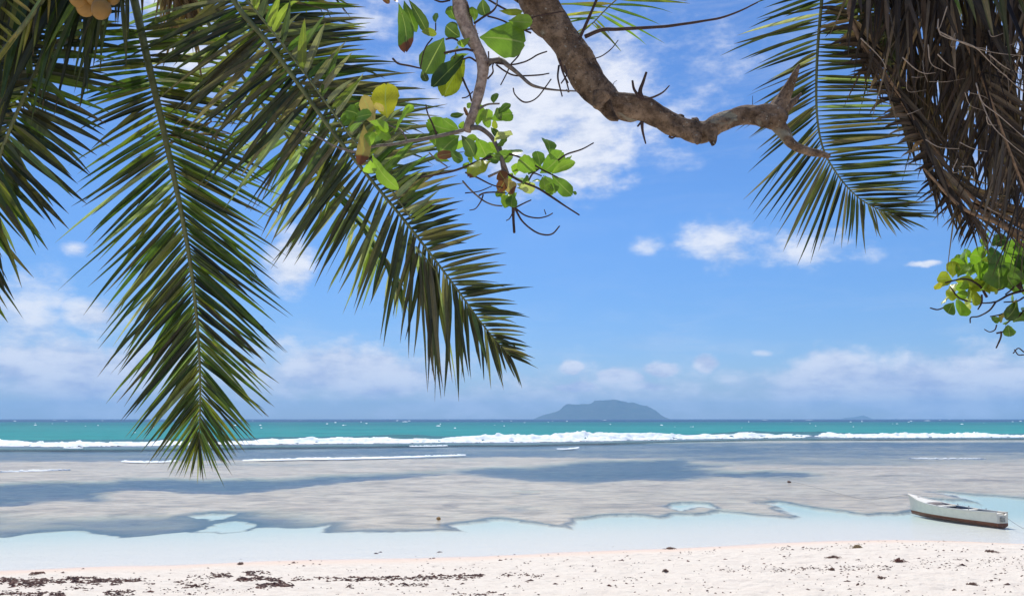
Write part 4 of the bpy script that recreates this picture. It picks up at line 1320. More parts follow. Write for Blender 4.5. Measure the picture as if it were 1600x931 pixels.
TW = [  # converter, points, diameters, material
    (c3, [(140, 260), (190, 265), (250, 310), (290, 380), (320, 460), (350, 530)], (9, 5), 'greytwig'), (c3, [(300, 370), (310, 430), (320, 500), (345, 550)], (7, 5), 'greytwig'),
    (c2, [(900, 410), (780, 440), (640, 470), (480, 495), (380, 515), (240, 530), (170, 550), (140, 590)], (6, 4), 'greytwig'), (c2, [(170, 550), (80, 575), (0, 560), (-100, 525), (-200, 470), (-340, 420)], (4, 2.5), 'greytwig'),
    (c2, [(1140, 600), (1000, 655), (860, 710), (720, 745), (575, 770)], (5, 3), 'twig'), (c2, [(700, 450), (660, 350), (625, 270), (615, 215)], (3.5, 2), 'twig'), (c2, [(640, 580), (680, 620), (780, 690)], (2.5, 2), 'greytwig'),
    (c2, [(470, 490), (440, 430), (410, 400), (290, 360)], (3, 2), 'greytwig'), (c2, [(895, 10), (925, 80), (950, 130), (965, 190)], (3.5, 3), 'twig'), (c2, [(890, 165), (930, 155), (975, 115)], (2, 2), 'twig'),
    (c3, [(320, 405), (400, 425), (470, 460), (560, 510), (640, 550)], (3.5, 2.5), 'twig'), (c3, [(640, 450), (690, 415), (780, 385), (848, 348)], (3, 2), 'twig'), (c3, [(350, 530), (420, 570), (520, 610), (600, 660), (690, 720), (765, 768)], (4.5, 2.5), 'twig'),
    (c3, [(380, 720), (380, 780), (385, 870)], (5, 4), 'twig'), (c3, [(385, 720), (430, 800), (500, 860), (560, 882), (610, 875), (650, 830)], (3.5, 2), 'twig'), (c3, [(390, 725), (450, 770), (520, 785), (575, 775), (608, 757)], (3, 2), 'twig'),
    (c3, [(390, 725), (440, 700), (484, 680)], (3, 2), 'twig'), (c3, [(560, 735), (570, 765)], (1.5, 2), 'twig'), (c3, [(380, 745), (360, 785), (340, 800)], (2, 1.5), 'twig'),
    (c3, [(100, 520), (170, 550), (250, 590), (320, 610)], (3, 2), 'twig'), (c3, [(85, 570), (130, 620), (200, 680), (260, 708), (315, 715)], (3, 2.5), 'greytwig'), (c3, [(180, 655), (210, 640), (270, 635), (340, 640)], (3, 2), 'twig'),
    (c3, [(205, 650), (190, 690), (160, 730), (125, 740)], (2.5, 1.5), 'twig'), (c3, [(100, 640), (180, 630), (255, 600)], (2, 1.5), 'twig'), (c3, [(180, 150), (230, 125), (300, 120)], (4, 2.5), 'greytwig'),
    (c3, [(480, 545), (500, 525), (545, 540)], (3, 2), 'twig'), (c3, [(470, 565), (490, 530), (530, 500)], (3, 2), 'twig'), (c3, [(235, 545), (300, 515), (330, 500)], (4, 3), 'greytwig'),
    (c1, [(820, 215), (900, 160), (980, 110), (1020, 60), (1030, 0)], (4, 2.5), 'twig'), (c1, [(940, 150), (1020, 170), (1100, 200), (1230, 270), (1350, 265)], (3, 2.5), 'twig'), (c1, [(950, 0), (1050, 60), (1150, 110), (1250, 150), (1345, 170)], (3.5, 3), 'twig'),
    (c1, [(460, 0), (520, 20), (600, 5)], (3, 3), 'twig'), (c1, [(80, 535), (130, 580), (230, 600), (340, 625)], (3.5, 2.5), 'twig'), (c1, [(330, 620), (370, 450), (440, 350)], (2, 2.5), 'twig'), (c1, [(545, 485), (640, 465), (740, 450), (810, 465)], (4, 4), 'twig'),
    (c1, [(560, 360), (620, 350), (670, 370)], (3, 3), 'twig'), (c1, [(720, 540), (780, 525), (840, 560)], (3, 3), 'twig'), (c1, [(470, 280), (470, 210)], (2, 2), 'twig'), (c1, [(740, 20), (780, 150), (800, 300)], (7, 6), 'bark'),
    (c1, [(950, 470), (950, 550), (930, 630)], (2.5, 2), 'twig'), (c1, [(940, 720), (990, 660), (990, 590), (1050, 525)], (3, 2), 'twig'), (c1, [(950, 600), (1000, 560), (1050, 520)], (4, 2), 'twig'),
    (c1, [(960, 560), (1060, 550), (1130, 600), (1230, 680), (1320, 760), (1400, 795), (1560, 820), (1750, 830)], (9, 2.5), 'greytwig'), (c1, [(1010, 575), (1150, 590), (1260, 570), (1330, 540), (1396, 500), (1480, 470)], (3, 2), 'twig'),
    (c1, [(1020, 590), (1100, 650), (1200, 690), (1396, 685), (1500, 670)], (3, 2), 'twig'), (c1, [(1255, 425), (1220, 510), (1150, 590), (1120, 660), (1060, 775)], (3, 2), 'twig'), (c1, [(1175, 800), (1190, 860), (1260, 925), (1330, 925), (1400, 880), (1470, 790), (1520, 720)], (2.5, 2), 'twig'),
    (c1, [(1590, 600), (1580, 700), (1600, 800), (1620, 880)], (3.5, 2), 'twig'), (c1, [(1640, 600), (1660, 680), (1610, 760)], (3, 2), 'twig')]
rl = random.Random(21)
for cv, p, r_, mt in TW:
    twig(leafb, [(*cv(*q), D2 + rl.uniform(-.03, .03)) for q in p], r_, D2, mt)
LEAVES = [(c1, [(130, 30, 195, 480, 140, 'g', .6), (180, 10, 290, 300, 95, 'g', 0), (225, 0, 395, 300, 90, 'dg', 0), (470, 210, 462, 122, 55, 'g', 0), (340, 290, 480, 315, 60, 'yg', 0), (545, 345, 370, 670, 200, 'dg', 0),
                (350, 640, 390, 745, 60, 'dg', 0), (650, 190, 590, 60, 100, 'g', 0), (690, 340, 560, 235, 125, 'dg', 0), (820, 200, 805, 60, 75, 'lg', 0), (900, -10, 925, 150, 105, 'dg', .2), (868, 340, 1285, 395, 275, 'LG', 0),
                (1045, 100, 1260, 105, 75, 'yg', 0), (1130, 190, 1350, 205, 120, 'lg', 0), (545, 500, 670, 420, 120, 'lg', 0), (740, 500, 435, 800, 140, 'dg', .3), (740, 540, 540, 885, 185, 'yg', .42), (650, 470, 685, 650, 55, 'br', 0),
                (780, 345, 670, 410, 65, 'lg', 0), (770, 490, 600, 545, 45, 'lg', 0), (830, 220, 855, 310, 50, 'br', 0), (-30, -30, 50, 35, 45, 'br', 0), (90, -40, 110, 20, 40, 'br', 0)]),
          (c2, [(322, 320, 312, 55, 185, 'Y', 0), (215, 370, 130, 140, 105, 'tan', .35), (180, 340, 330, 410, 70, 'lg', 0), (215, 380, 350, 465, 90, 'lg', 0), (140, 365, 105, 680, 90, 'tan', .52), (370, 440, 490, 225, 34, 'lg', 0),
                (205, 590, 412, 865, 95, 'lg', 0), (190, 640, 180, 740, 90, 'lg', 0), (120, 310, 0, 260, 110, 'g', 0), (60, 330, 200, 290, 90, 'g', 0), (170, 560, 210, 420, 80, 'lg', 0), (865, 415, 622, 345, 125, 'LG', 0), (870, 405, 740, 320, 60, 'g', 0),
                (905, 340, 880, 410, 55, 'lg', 0), (870, 450, 715, 590, 150, 'g', .1), (885, 450, 985, 610, 130, 'dg', 0), (860, 590, 700, 610, 60, 'br', 0), (1000, 460, 1080, 620, 120, 'LG', 0), (1110, 640, 940, 765, 130, 'yg', .45),
                (1000, 380, 1030, 260, 70, 'lg', 0), (1050, 230, 1095, 395, 60, 'lg', 0), (930, 205, 960, 235, 40, 'lg', 0), (900, 240, 940, 290, 45, 'br', 0), (290, 270, 230, 200, 60, 'tan', 0), (1060, 620, 1175, 640, 70, 'g', 0), (800, 560, 900, 640, 70, 'g', 0)]),
          (c3, [(250, 215, 378, 180, 80, 'LG', 0), (290, 180, 365, 122, 45, 'g', 0), (265, 120, 280, 58, 42, 'g', 0), (165, 240, 190, 155, 60, 'lg', 0), (230, 240, 230, 150, 60, 'lg', 0), (270, 340, 362, 275, 80, 'p', .35), (280, 360, 345, 335, 55, 'g', 0),
                (250, 420, 380, 430, 65, 'g', 0), (390, 540, 400, 465, 45, 'lg', 0), (512, 512, 412, 440, 95, 'LG', 0), (535, 485, 515, 395, 65, 'g', 0), (590, 415, 565, 325, 90, 'g', 0), (535, 525, 668, 398, 100, 'LG', 0), (640, 462, 722, 428, 40, 'lg', 0),
                (600, 530, 742, 460, 55, 'lg', 0), (605, 540, 722, 655, 75, 'g', 0), (565, 538, 618, 642, 72, 'g', 0), (548, 545, 570, 625, 55, 'lg', 0), (370, 550, 462, 565, 60, 'lg', 0), (400, 585, 508, 615, 60, 'p', 0), (345, 530, 290, 630, 65, 'br', 0),
                (320, 550, 385, 640, 80, 'tan', .6), (350, 650, 330, 728, 55, 'lg', 0), (385, 640, 370, 725, 60, 'g', 0), (725, 632, 750, 645, 18, 'g', 0), (300, 510, 330, 560, 60, 'br', 0), (430, 590, 470, 550, 45, 'g', 0)])]
for _ in range(34):      # smaller leaves crowding round the twig ends
    cx, cy, sp_ = rl.choice([(735, 195, 24), (742, 245, 26), (790, 250, 22), (835, 270, 24), (590, 190, 26), (765, 185, 18), (690, 215, 22), (800, 290, 14)])
    x, y, a, l = cx + rl.gauss(0, sp_ * .6), cy + rl.gauss(0, sp_ * .5), rl.uniform(0, 6.28), rl.uniform(14, 30)
    dd_ = D2 + rl.uniform(.02, .16)
    add_leaf(leafb, PD(x, y, dd_), PD(x + l * math.cos(a), y + l * math.sin(a), dd_ + rl.uniform(-.04, .04)), l * rl.uniform(.5, .7) * dd_ / FPX, rl.choice(['g', 'lg', 'LG', 'lg', 'yg', 'dg']), rl, .3 if rl.random() < .25 else 0)
for cv, ls in LEAVES:
    sc_ = {c1: 5.817, c2: 4.9, c3: 3.725}[cv]
    for (bx, by, tx, ty, w, kd, br) in ls:
        dd_ = D2 + rl.uniform(-.08, .08)
        b_, t_ = PD(*cv(bx, by), dd_), PD(*cv(tx, ty), dd_ + rl.uniform(-.06, .06))
        add_leaf(leafb, b_, t_, w / sc_ * dd_ / FPX * 1.22, kd, rl, br)

# ------------------------------------------------------------------ second broadleaf tree at the right
tb = Vector((8.2, 5.2, height(8.2, 5.2) - .1))
tree2 = thing('broadleaf_tree', tb, 'broadleaf tree at the right edge with a small bright green cluster of leaves', 'tree')
C, L = spline([(*tb, .16), (8.0, 5.2, 3.2, .13), (7.2, 5.5, 4.4, .09), (6.2, 5.7, 5.0, .06)], 40)
V, F, u = tube_geo(C[:, :3], C[:, 3], 14, .1, 2, 9)
mesh_obj('trunk', V, F, M['bark'], tree2)
D3 = 5.8
p0 = C[-1, :3]
P = [(*p0, .055), (*PD(1720, 440, D3), .03), (*PD(1640, 446, D3), .018), (*PD(*c4(760, 515), D3), .010), (*PD(*c4(660, 545), D3), .008), (*PD(*c4(570, 595), D3), .006), (*PD(*c4(450, 605), D3), .005), (*PD(*c4(350, 590), D3), .003)]
C, L = spline(P, 70)
V, F, u = tube_geo(C[:, :3], C[:, 3], 10, .1, 8, 9)
cb = mesh_obj('branch', V, F, M['twig'], tree2)
for p, r_ in (([(570, 595), (520, 660), (440, 705), (378, 715), (372, 758)], (3, 2)), ([(784, 405), (700, 410), (640, 412), (585, 398)], (4, 2)), ([(660, 410), (655, 460), (620, 495), (580, 505)], (3, 2)), ([(460, 540), (460, 600), (430, 655)], (3, 2)),
              ([(170, 640), (120, 655), (65, 642)], (2.5, 2)), ([(784, 560), (730, 590), (630, 598)], (3, 2)), ([(730, 590), (680, 650), (610, 690), (525, 708)], (3, 2)), ([(610, 820), (605, 870), (570, 950)], (3, 2)), ([(575, 835), (630, 820), (650, 780)], (3, 2)),
              ([(575, 770), (560, 810), (520, 825), (480, 805)], (2, 1.5)), ([(784, 660), (740, 710), (690, 730), (640, 770)], (3, 2)), ([(740, 370), (742, 430), (760, 500)], (8, 6)), ([(715, 440), (700, 490), (640, 540)], (3, 2)),
              ([(350, 590), (280, 560), (220, 480)], (3, 2)), ([(500, 560), (440, 470), (330, 420), (180, 450)], (4, 2.5)), ([(784, 980), (740, 950), (700, 990)], (2, 1.5)), ([(760, 500), (640, 380), (520, 250), (500, 150)], (4, 2.5)),
              ([(784, 1000), (740, 1000), (710, 960)], (2, 1.5))):
    twig(cb, [(*c4(*q), D3) for q in p], r_, D3)
RL = [(505, 150, 440, 130, 62, 'lg'), (500, 160, 505, 65, 62, 'LG'), (530, 165, 665, 120, 80, 'dg'), (600, 190, 775, 170, 90, 'LG'), (530, 170, 560, 330, 120, 'g'), (560, 230, 590, 500, 190, 'g'), (640, 190, 720, 330, 120, 'LG'), (620, 290, 700, 480, 150, 'g'),
      (560, 320, 720, 350, 80, 'LG'), (490, 260, 375, 235, 100, 'LG'), (500, 230, 440, 200, 70, 'lg'), (238, 410, 235, 282, 70, 'yg'), (275, 410, 340, 310, 72, 'lg'), (235, 430, 115, 430, 80, 'yg'), (175, 475, 92, 480, 45, 'Y'), (390, 350, 510, 355, 100, 'LG'),
      (350, 390, 430, 340, 70, 'lg'), (250, 430, 410, 445, 75, 'y'), (310, 480, 190, 520, 90, 'yg'), (400, 420, 470, 500, 110, 'yg'), (380, 520, 450, 610, 100, 'yg'), (215, 570, 155, 600, 70, 'yg'), (245, 600, 200, 685, 70, 'g'), (290, 580, 290, 700, 110, 'LG'),
      (320, 570, 380, 600, 40, 'p'), (245, 560, 355, 530, 52, 'lg'), (335, 600, 370, 660, 50, 'p'), (450, 460, 530, 520, 70, 'yg'), (660, 360, 715, 470, 95, 'LG'), (745, 230, 770, 400, 90, 'dg'), (690, 225, 790, 185, 55, 'LG'), (690, 250, 790, 235, 60, 'dg'),
      (730, 590, 640, 730, 85, 'dg'), (700, 750, 760, 670, 100, 'g'), (660, 770, 675, 862, 65, 'g'), (605, 720, 550, 745, 45, 'g'), (615, 750, 590, 700, 50, 'tan'), (640, 770, 660, 740, 50, 'lg'), (730, 570, 610, 720, 30, 'tan'), (400, 280, 480, 420, 90, 'lg'),
      (420, 480, 350, 560, 70, 'yg'), (500, 400, 430, 520, 90, 'lg'), (560, 420, 500, 510, 80, 'yg'), (480, 300, 540, 430, 100, 'LG'), (340, 430, 290, 520, 70, 'lg'), (200, 500, 230, 590, 60, 'yg'), (640, 470, 560, 530, 60, 'yg'), (790, 300, 740, 420, 90, 'g'),
      (800, 400, 750, 480, 80, 'LG'), (790, 120, 730, 200, 80, 'g')]
for (bx, by, tx, ty, w, kd) in RL:
    dd_ = D3 + rl.uniform(-.12, .12)
    add_leaf(cb, PD(*c4(bx, by), dd_), PD(*c4(tx, ty), dd_ + rl.uniform(-.1, .1)), w / 4.9 * dd_ / FPX * 1.45, kd, rl, .1 if rl.random() < .2 else 0)
for _ in range(46):
    x = rl.uniform(1500, 1605)
    y = 385 + (1 - rl.random() ** 2) * (30 + (x - 1500) * .5) + rl.uniform(-8, 8)
    a, l = rl.uniform(0, 6.28), rl.uniform(14, 27)
    add_leaf(cb, PD(x, y, D3 + rl.uniform(.1, .5)), PD(x + l * math.cos(a), y + l * math.sin(a), D3 + rl.uniform(.1, .5)), l * .62 * D3 / FPX, rl.choice(['LG', 'lg', 'lg', 'g', 'yg']), rl)
for _ in range(70):   # the crown goes on outside the frame
    x, y = rl.uniform(1605, 1800), rl.uniform(370, 520)
    a = rl.uniform(0, 6.28)
    add_leaf(cb, PD(x, y, D3 + rl.uniform(-.4, .4)), PD(x + 22 * math.cos(a), y + 22 * math.sin(a), D3 + rl.uniform(-.4, .4)), .06, rl.choice(['g', 'LG', 'dg', 'lg']), rl)


# ------------------------------------------------------------------ the boat
def build_boat():
    bow, stern = PZ(1424, 797.5), PZ(1567, 820.5)
    ctr = (bow + stern) * .5
    hd = (bow - stern)
    Lw = hd.length
    hd.normalize()
    pr = Vector((hd.y, -hd.x, 0))                       # to the right of the heading, away from the shore
    root = thing('rowing_boat', (ctr.x, ctr.y, 0), 'small white wooden rowing boat with a brown bottom moored in the shallows', 'boat')
    # stations from stern (0) to bow (1): half beam at the gunwale, at the chine, gunwale height, chine height, keel height
    st_ = [(0, .235, .19, .44, -.02, -.12), (.12, .30, .24, .41, -.04, -.14), (.3, .42, .30, .385, -.05, -.16), (.5, .48, .33, .39, -.05, -.17), (.68, .44, .28, .42, -.04, -.17), (.82, .34, .18, .49, -.02, -.16),
           (.92, .17, .085, .56, .02, -.14), (1.0, .018, .012, .64, .10, -.10)]
    a = np.array(st_)
    S_ = np.linspace(0, 1, 33)
    q = np.stack([np.interp(S_, a[:, 0], a[:, k]) for k in range(6)], 1)
    # smooth the beam a little
    for k in range(1, 6):
        for _ in range(3):
            q[1:-1, k] = (q[:-2, k] + 2 * q[1:-1, k] + q[2:, k]) / 4

    def W(s, side, z):
        rake = .10 * max(0, s - .9) / .1 * (z / .6)
        p = stern + hd * (s * Lw + rake) + pr * side
        return (p.x, p.y, z)

    BT = .072   # top of the bottom paint above the water at the stern

    def band(s): return BT - .045 * s
    # sections: gunwale - band top - chine - keel, both sides
    def half(s, qq, z):
        gb, cb_, gz, cz = qq[1], qq[2], qq[3], qq[4]
        t = min(max((z - cz) / (gz - cz), 0), 1)
        return cb_ + (gb - cb_) * t ** .8
    V, F, n = [], [], len(S_)
    rows_ = 6
    for side in (-1, 1):
        o0 = len(V)
        for s, qq in zip(S_, q):
            for k in range(rows_):
                z = band(s) + (qq[3] - band(s)) * k / (rows_ - 1)
                V.append(W(s, side * half(s, qq, z), z))
        for i in range(n - 1):
            for k in range(rows_ - 1):
                f = (o0 + i * rows_ + k, o0 + (i + 1) * rows_ + k, o0 + (i + 1) * rows_ + k + 1, o0 + i * rows_ + k + 1)
                F.append(f if side < 0 else f[::-1])
    hull = mesh_obj('hull', V, F, M['paint'], root)
    V, F = [], []
    for side in (-1, 1):
        o0 = len(V)
        for s, qq in zip(S_, q):
            V += [W(s, side * (half(s, qq, band(s)) + .004), band(s) + .004), W(s, side * (qq[2] + .004), min(qq[4], band(s) - .02)), W(s, 0, qq[5])]
        for i in range(n - 1):
            for k in range(2):
                F.append((o0 + i * 3 + k, o0 + (i + 1) * 3 + k, o0 + (i + 1) * 3 + k + 1, o0 + i * 3 + k + 1))
    # transom foot
    mesh_obj('painted_bottom', V, F, M['bottom'], root)
    t0 = q[0]
    mesh_obj('transom', [W(-.003, -half(0, t0, band(0)), band(0)), W(-.003, half(0, t0, band(0)), band(0)), W(-.003, t0[1], t0[3] - .02), W(-.003, t0[1] * .55, t0[3] - .10), W(-.003, -t0[1] * .55, t0[3] - .10), W(-.003, -t0[1], t0[3] - .02),
                         W(.012, -half(0, t0, band(0)), band(0)), W(.012, half(0, t0, band(0)), band(0)), W(.012, t0[1], t0[3] - .02), W(.012, t0[1] * .55, t0[3] - .10), W(.012, -t0[1] * .55, t0[3] - .10), W(.012, -t0[1], t0[3] - .02)],
             [(0, 1, 2, 3, 4, 5), (11, 10, 9, 8, 7, 6), (0, 6, 7, 1), (1, 7, 8, 2), (2, 8, 9, 3), (3, 9, 10, 4), (4, 10, 11, 5), (5, 11, 6, 0)], M['paint'], root, smooth=False)
    mesh_obj('transom_foot', [W(-.004, -half(0, t0, band(0)) - .002, band(0)), W(-.004, half(0, t0, band(0)) + .002, band(0)), W(-.004, t0[2], t0[4]), W(-.004, 0, t0[5]), W(-.004, -t0[2], t0[4]),
                              W(.01, -half(0, t0, band(0)), band(0)), W(.01, half(0, t0, band(0)), band(0)), W(.01, t0[2], t0[4]), W(.01, 0, t0[5]), W(.01, -t0[2], t0[4])],
             [(0, 1, 2, 3, 4), (9, 8, 7, 6, 5), (0, 5, 6, 1), (1, 6, 7, 2), (4, 9, 5, 0)], M['bottom'], root, smooth=False)
    # inner skin and floor
    V, F = [], []
    th = .03
    for s, qq in zip(S_, q):
        for (sd, z) in ((-1, qq[3] - .004), (-1, .10), (1, .10), (1, qq[3] - .004)):
            V.append(W(s * .97 + .012, sd * max(half(s, qq, z) - th, .004), z))
    for i in range(n - 1):
        for k in range(3):
            F.append((i * 4 + k, i * 4 + k + 1, (i + 1) * 4 + k + 1, (i + 1) * 4 + k))
    mesh_obj('inner_skin', V, F, M['inside'], root)
    # gunwales: square rails
    for side in (-1, 1):
        V, F = [], []
        for s, qq in zip(S_, q):
            b_ = qq[1]
            for (dx, dz) in ((.018, -.03), (.018, .012), (-.045, .012), (-.045, -.03)):
                V.append(W(s, side * max(b_ + dx, .003), qq[3] + dz))
        for i in range(n - 1):
            for k in range(4):
                k2 = (k + 1) % 4
                F.append((i * 4 + k, i * 4 + k2, (i + 1) * 4 + k2, (i + 1) * 4 + k))
        F += [(0, 1, 2, 3), tuple((n - 1) * 4 + k for k in (3, 2, 1, 0))]
        mesh_obj('gunwale', V, F, M['paint'], root, smooth=False)
    # fore deck
    V, F = [], []
    idx = [i for i, s in enumerate(S_) if s > .70]
    for i in idx:
        s, qq = S_[i], q[i]
        for k in range(5):
            sd = (k / 4 - .5) * 2
            V.append(W(s, sd * max(qq[1] - .02, .002), qq[3] - .006 + .03 * (1 - sd * sd)))
    m_ = len(idx)
    F = [(i * 5 + k, i * 5 + k + 1, i * 5 + k + 6, i * 5 + k + 5) for i in range(m_ - 1) for k in range(4)]
    ncap = len(V)
    for k in range(5):
        x_ = V[k]
        V.append((x_[0], x_[1], x_[2] - .12))
    F += [(k + 1, k, ncap + k, ncap + k + 1) for k in range(4)]
    mesh_obj('fore_deck', V, F, M['paint'], root, smooth=False)

    def slab(name, s0, s1, zt, zb, mat, wk=1.0, off=0):
        V = []
        for s in (s0, s1):
            qq = [np.interp(s, S_, q[:, k]) for k in range(6)]
            for z in (zb, zt):
                for sd in (-1, 1):
                    V.append(W(s, sd * (half(s, qq, z) - .032) * wk + off, z))
        F = [(0, 1, 3, 2), (4, 6, 7, 5), (0, 4, 5, 1), (2, 3, 7, 6), (0, 2, 6, 4), (1, 5, 7, 3)]
        return mesh_obj(name, V, F, mat, root, smooth=False)
    slab('thwart', .575, .645, .375, .34, M['paint'])
    slab('thwart', .33, .385, .355, .325, M['paint'])
    slab('stern_seat', .02, .10, .375, .33, M['paint'])
    # crumpled tarpaulin behind the fore deck
    V = []
    rb = random.Random(4)
    for i in range(9):
        for k in range(7):
            s = .655 + .075 * i / 8 + rb.uniform(-.002, .002)
            sd = (k / 6 - .5) * 2
            qq = [np.interp(s, S_, q[:, j]) for j in range(6)]
            V.append(W(s, sd * (qq[1] - .05), .33 + .13 * (1 - sd ** 4) * math.sin(math.pi * (i + .6) / 9.2) + rb.uniform(-.015, .015)))
    mesh_obj('tarpaulin', V, [tuple(int(x) for x in f) for f in grid_faces(9, 7)], M['cloth'], root)
    # rudder / motor bracket on the transom
    V = []
    for (s, sd, z) in ((-.022, -.10, .28), (-.022, .02, .28), (-.022, .02, .12), (-.022, -.10, .12)):
        V.append(W(s, sd, z))
    for (s, sd, z) in ((-.005, -.10, .28), (-.005, .02, .28), (-.005, .02, .12), (-.005, -.10, .12)):
        V.append(W(s, sd, z))
    mesh_obj('motor_bracket', V, [(0, 1, 2, 3), (7, 6, 5, 4), (0, 4, 5, 1), (1, 5, 6, 2), (2, 6, 7, 3), (3, 7, 4, 0)], M['metal'], root, smooth=False)
    for s in (.24, .44, .56):
        for side in (-1, 1):
            qq = [np.interp(s, S_, q[:, j]) for j in range(6)]
            p = Vector(W(s, side * (qq[1] - .015), qq[3] + .01))
            v, f, u_ = tube_geo([tuple(p), tuple(p + Vector((0, 0, .05)))], [.014, .014], 6)
            mesh_obj('rowlock', v, f, M['metal'], root)
    # bow cleat
    p = Vector(W(.9, 0, .575))
    v, f, u_ = tube_geo([tuple(p - hd * .05), tuple(p + hd * .05)], [.014, .014], 6)
    mesh_obj('cleat', v, f, M['metal'], root)
    return root, Vector(W(1.0, 0, .6)), Vector(W(0, .1, .3))


boat, bow_pt, stern_pt = build_boat()

# mooring ropes
anchor = PZ(1233, 753)
C, _ = spline([tuple(bow_pt), tuple(bow_pt * .7 + anchor * .3 + Vector((0, 0, -.40))), tuple(bow_pt * .4 + anchor * .6 - Vector((0, 0, .20))), (anchor.x + .2, anchor.y - .1, .03)], 40)
C[:, 2] = np.maximum(C[:, 2], .012)
v, f, u = tube_geo(C, np.full(40, .009), 5)
tag(mesh_obj('mooring_rope', v, f, M['rope']), 'thin rope running from the bow of the white boat out over the reef flat', 'rope')
e = PZ(1640, 845)
C, _ = spline([tuple(stern_pt), tuple(stern_pt * .6 + e * .4 - Vector((0, 0, .06))), (e.x, e.y, .012)], 24)
C[:, 2] = np.maximum(C[:, 2], .012)
v, f, u = tube_geo(C, np.full(24, .008), 5)
tag(mesh_obj('stern_rope', v, f, M['rope']), 'thin rope from the stern of the white boat towards the beach', 'rope')


def lump(name, c, sx, sy, sz, mat, rnd, label, cat, group=None, kind=None, rough=.35, nu=14, nv=8):
    V = []
    sd = rnd.uniform(0, 90)
    for i in range(nv + 1):
        th = math.pi * i / nv
        for k in range(nu):
            ph = 2 * math.pi * k / nu
            r_ = 1 + rough * (float(fbm(math.cos(ph) * 1.5 + sd, math.sin(ph) * 1.5 + th * 1.3, 3)) - .5) * 2
            V.append((c[0] + math.sin(th) * math.cos(ph) * r_ * sx, c[1] + math.sin(th) * math.sin(ph) * r_ * sy, c[2] + math.cos(th) * sz * r_))
    F = [(i * nu + k, (i + 1) * nu + k, (i + 1) * nu + (k + 1) % nu, i * nu + (k + 1) % nu) for i in range(nv) for k in range(nu)]
    return tag(mesh_obj(name, V, F, mat), label, cat, group, kind)


rq = random.Random(8)
lump('anchor_stone', (anchor.x, anchor.y, .02), .11, .07, .06, M['weed'], rq, 'dark mooring stone poking out of the reef flat at the end of the boat rope', 'stone')
c = PZ(685, 811)
lump('coconut_husk', (c.x, c.y, .03), .085, .07, .06, simple("orange brown husk", (0.60, 0.36, 0.14), .8, 30, .6, .5, .01), rq, 'orange brown coconut husk lying alone on the reef flat', 'coconut')


# ------------------------------------------------------------------ beach wrack
def on_beach(px, py):
    """where the sight line meets the sand"""
    d = ray(px, py)
    lo, hi = 2.0, 40.0
    ts = np.linspace(4, 34, 120)
    xs, ys, zs = CAM.x + d.x * ts, CAM.y + d.y * ts, CAM.z + d.z * ts
    h = fields(xs, ys)[0]
    k = np.argmax(zs < h)
    if k == 0:
        return None
    a, b = ts[k - 1], ts[k]
    fa, fb_ = zs[k - 1] - h[k - 1], zs[k] - h[k]
    t = a + (b - a) * fa / (fa - fb_)
    return Vector((CAM.x + d.x * t, CAM.y + d.y * t, 0))


# calibration curve: for each column, photo row -> distance (computed on a coarse table)
_px = np.linspace(-250, 1850, 43)
_py = np.arange(842, 960, 3.0)
_tab = {}
for i_, a_ in enumerate(_px):
    for j_, b_ in enumerate(_py):
        p_ = on_beach(a_, b_)
        _tab[i_, j_] = p_
wr = random.Random(77)


def beach_pt(px, py):
    i_ = min(max(int(round((px + 250) / 50)), 0), 42)
    j = (py - 842) / 3
    j0 = min(max(int(j), 0), len(_py) - 2)
    a_, b_ = _tab[i_, j0], _tab[i_, j0 + 1]
    if a_ is None or b_ is None:
        return None
    yv = a_.y + (b_.y - a_.y) * (j - j0)
    return ((px - 800) / FPX * yv / (CP + (py - 465.5) / FPX * SP) * 1.0, yv)


bits = []


def scatter(px, py, wpx, hpx=.8):
    p = beach_pt(px, py)
    if p is not None:
        bits.append((p[0], p[1], wpx, hpx))


# dense ridges: px range, row, count, spread of rows, size
RIDGE = [(-60, 190, 907, 909, 900, 1.7, 7), (-60, 70, 912, 914, 380, 2.0, 7.5), (-60, 100, 927, 930, 420, 2.0, 7), (100, 220, 904, 906, 420, 1.5, 6), (180, 320, 908, 911, 130, 1.2, 6), (110, 145, 918, 921, 45, 1, 5), (10, 60, 905, 907, 90, 1.2, 6),
         (250, 330, 904, 902, 90, 2.2, 5), (330, 400, 900, 895, 200, 1.8, 7), (380, 420, 893, 894, 60, 1.2, 6), (370, 440, 904, 906, 190, 1.2, 8), (395, 460, 915, 913, 170, 1.2, 8), (455, 540, 905, 902, 90, 1.3, 6), (280, 330, 917, 914, 90, 1.2, 6), (160, 210, 926, 923, 70, 1.3, 6),
         (60, 100, 926, 928, 60, 1.5, 7), (150, 210, 926, 929, 70, 1.5, 7), (540, 640, 905, 902, 230, 1.2, 7), (640, 690, 904, 902, 110, 1.5, 6), (690, 770, 903, 898, 200, 1.4, 7), (780, 850, 898, 899, 80, 1.4, 5), (700, 790, 929, 927, 80, 1.2, 6), (540, 600, 915, 913, 80, 1.3, 5), (620, 670, 914, 914, 50, 1.2, 5),
         (900, 1000, 905, 903, 40, 1.6, 4), (1200, 1290, 892, 889, 110, 2.4, 4), (1290, 1400, 888, 886, 110, 2.4, 4), (1210, 1300, 857, 858, 90, 2, 4), (1300, 1480, 852, 850, 90, 2.4, 4), (1060, 1120, 864, 861, 45, 1.5, 4), (1440, 1600, 874, 873, 90, 2.2, 4), (1400, 1600, 884, 886, 90, 3.0, 4), (1460, 1520, 861, 862, 20, 1, 4),
         (1080, 1200, 893, 888, 50, 2, 4), (1350, 1560, 846, 845, 40, 1.0, 3), (530, 760, 893, 888, 60, 3, 3.5), (230, 400, 924, 922, 60, 3, 5), (850, 1060, 886, 880, 70, 4, 3.2)]
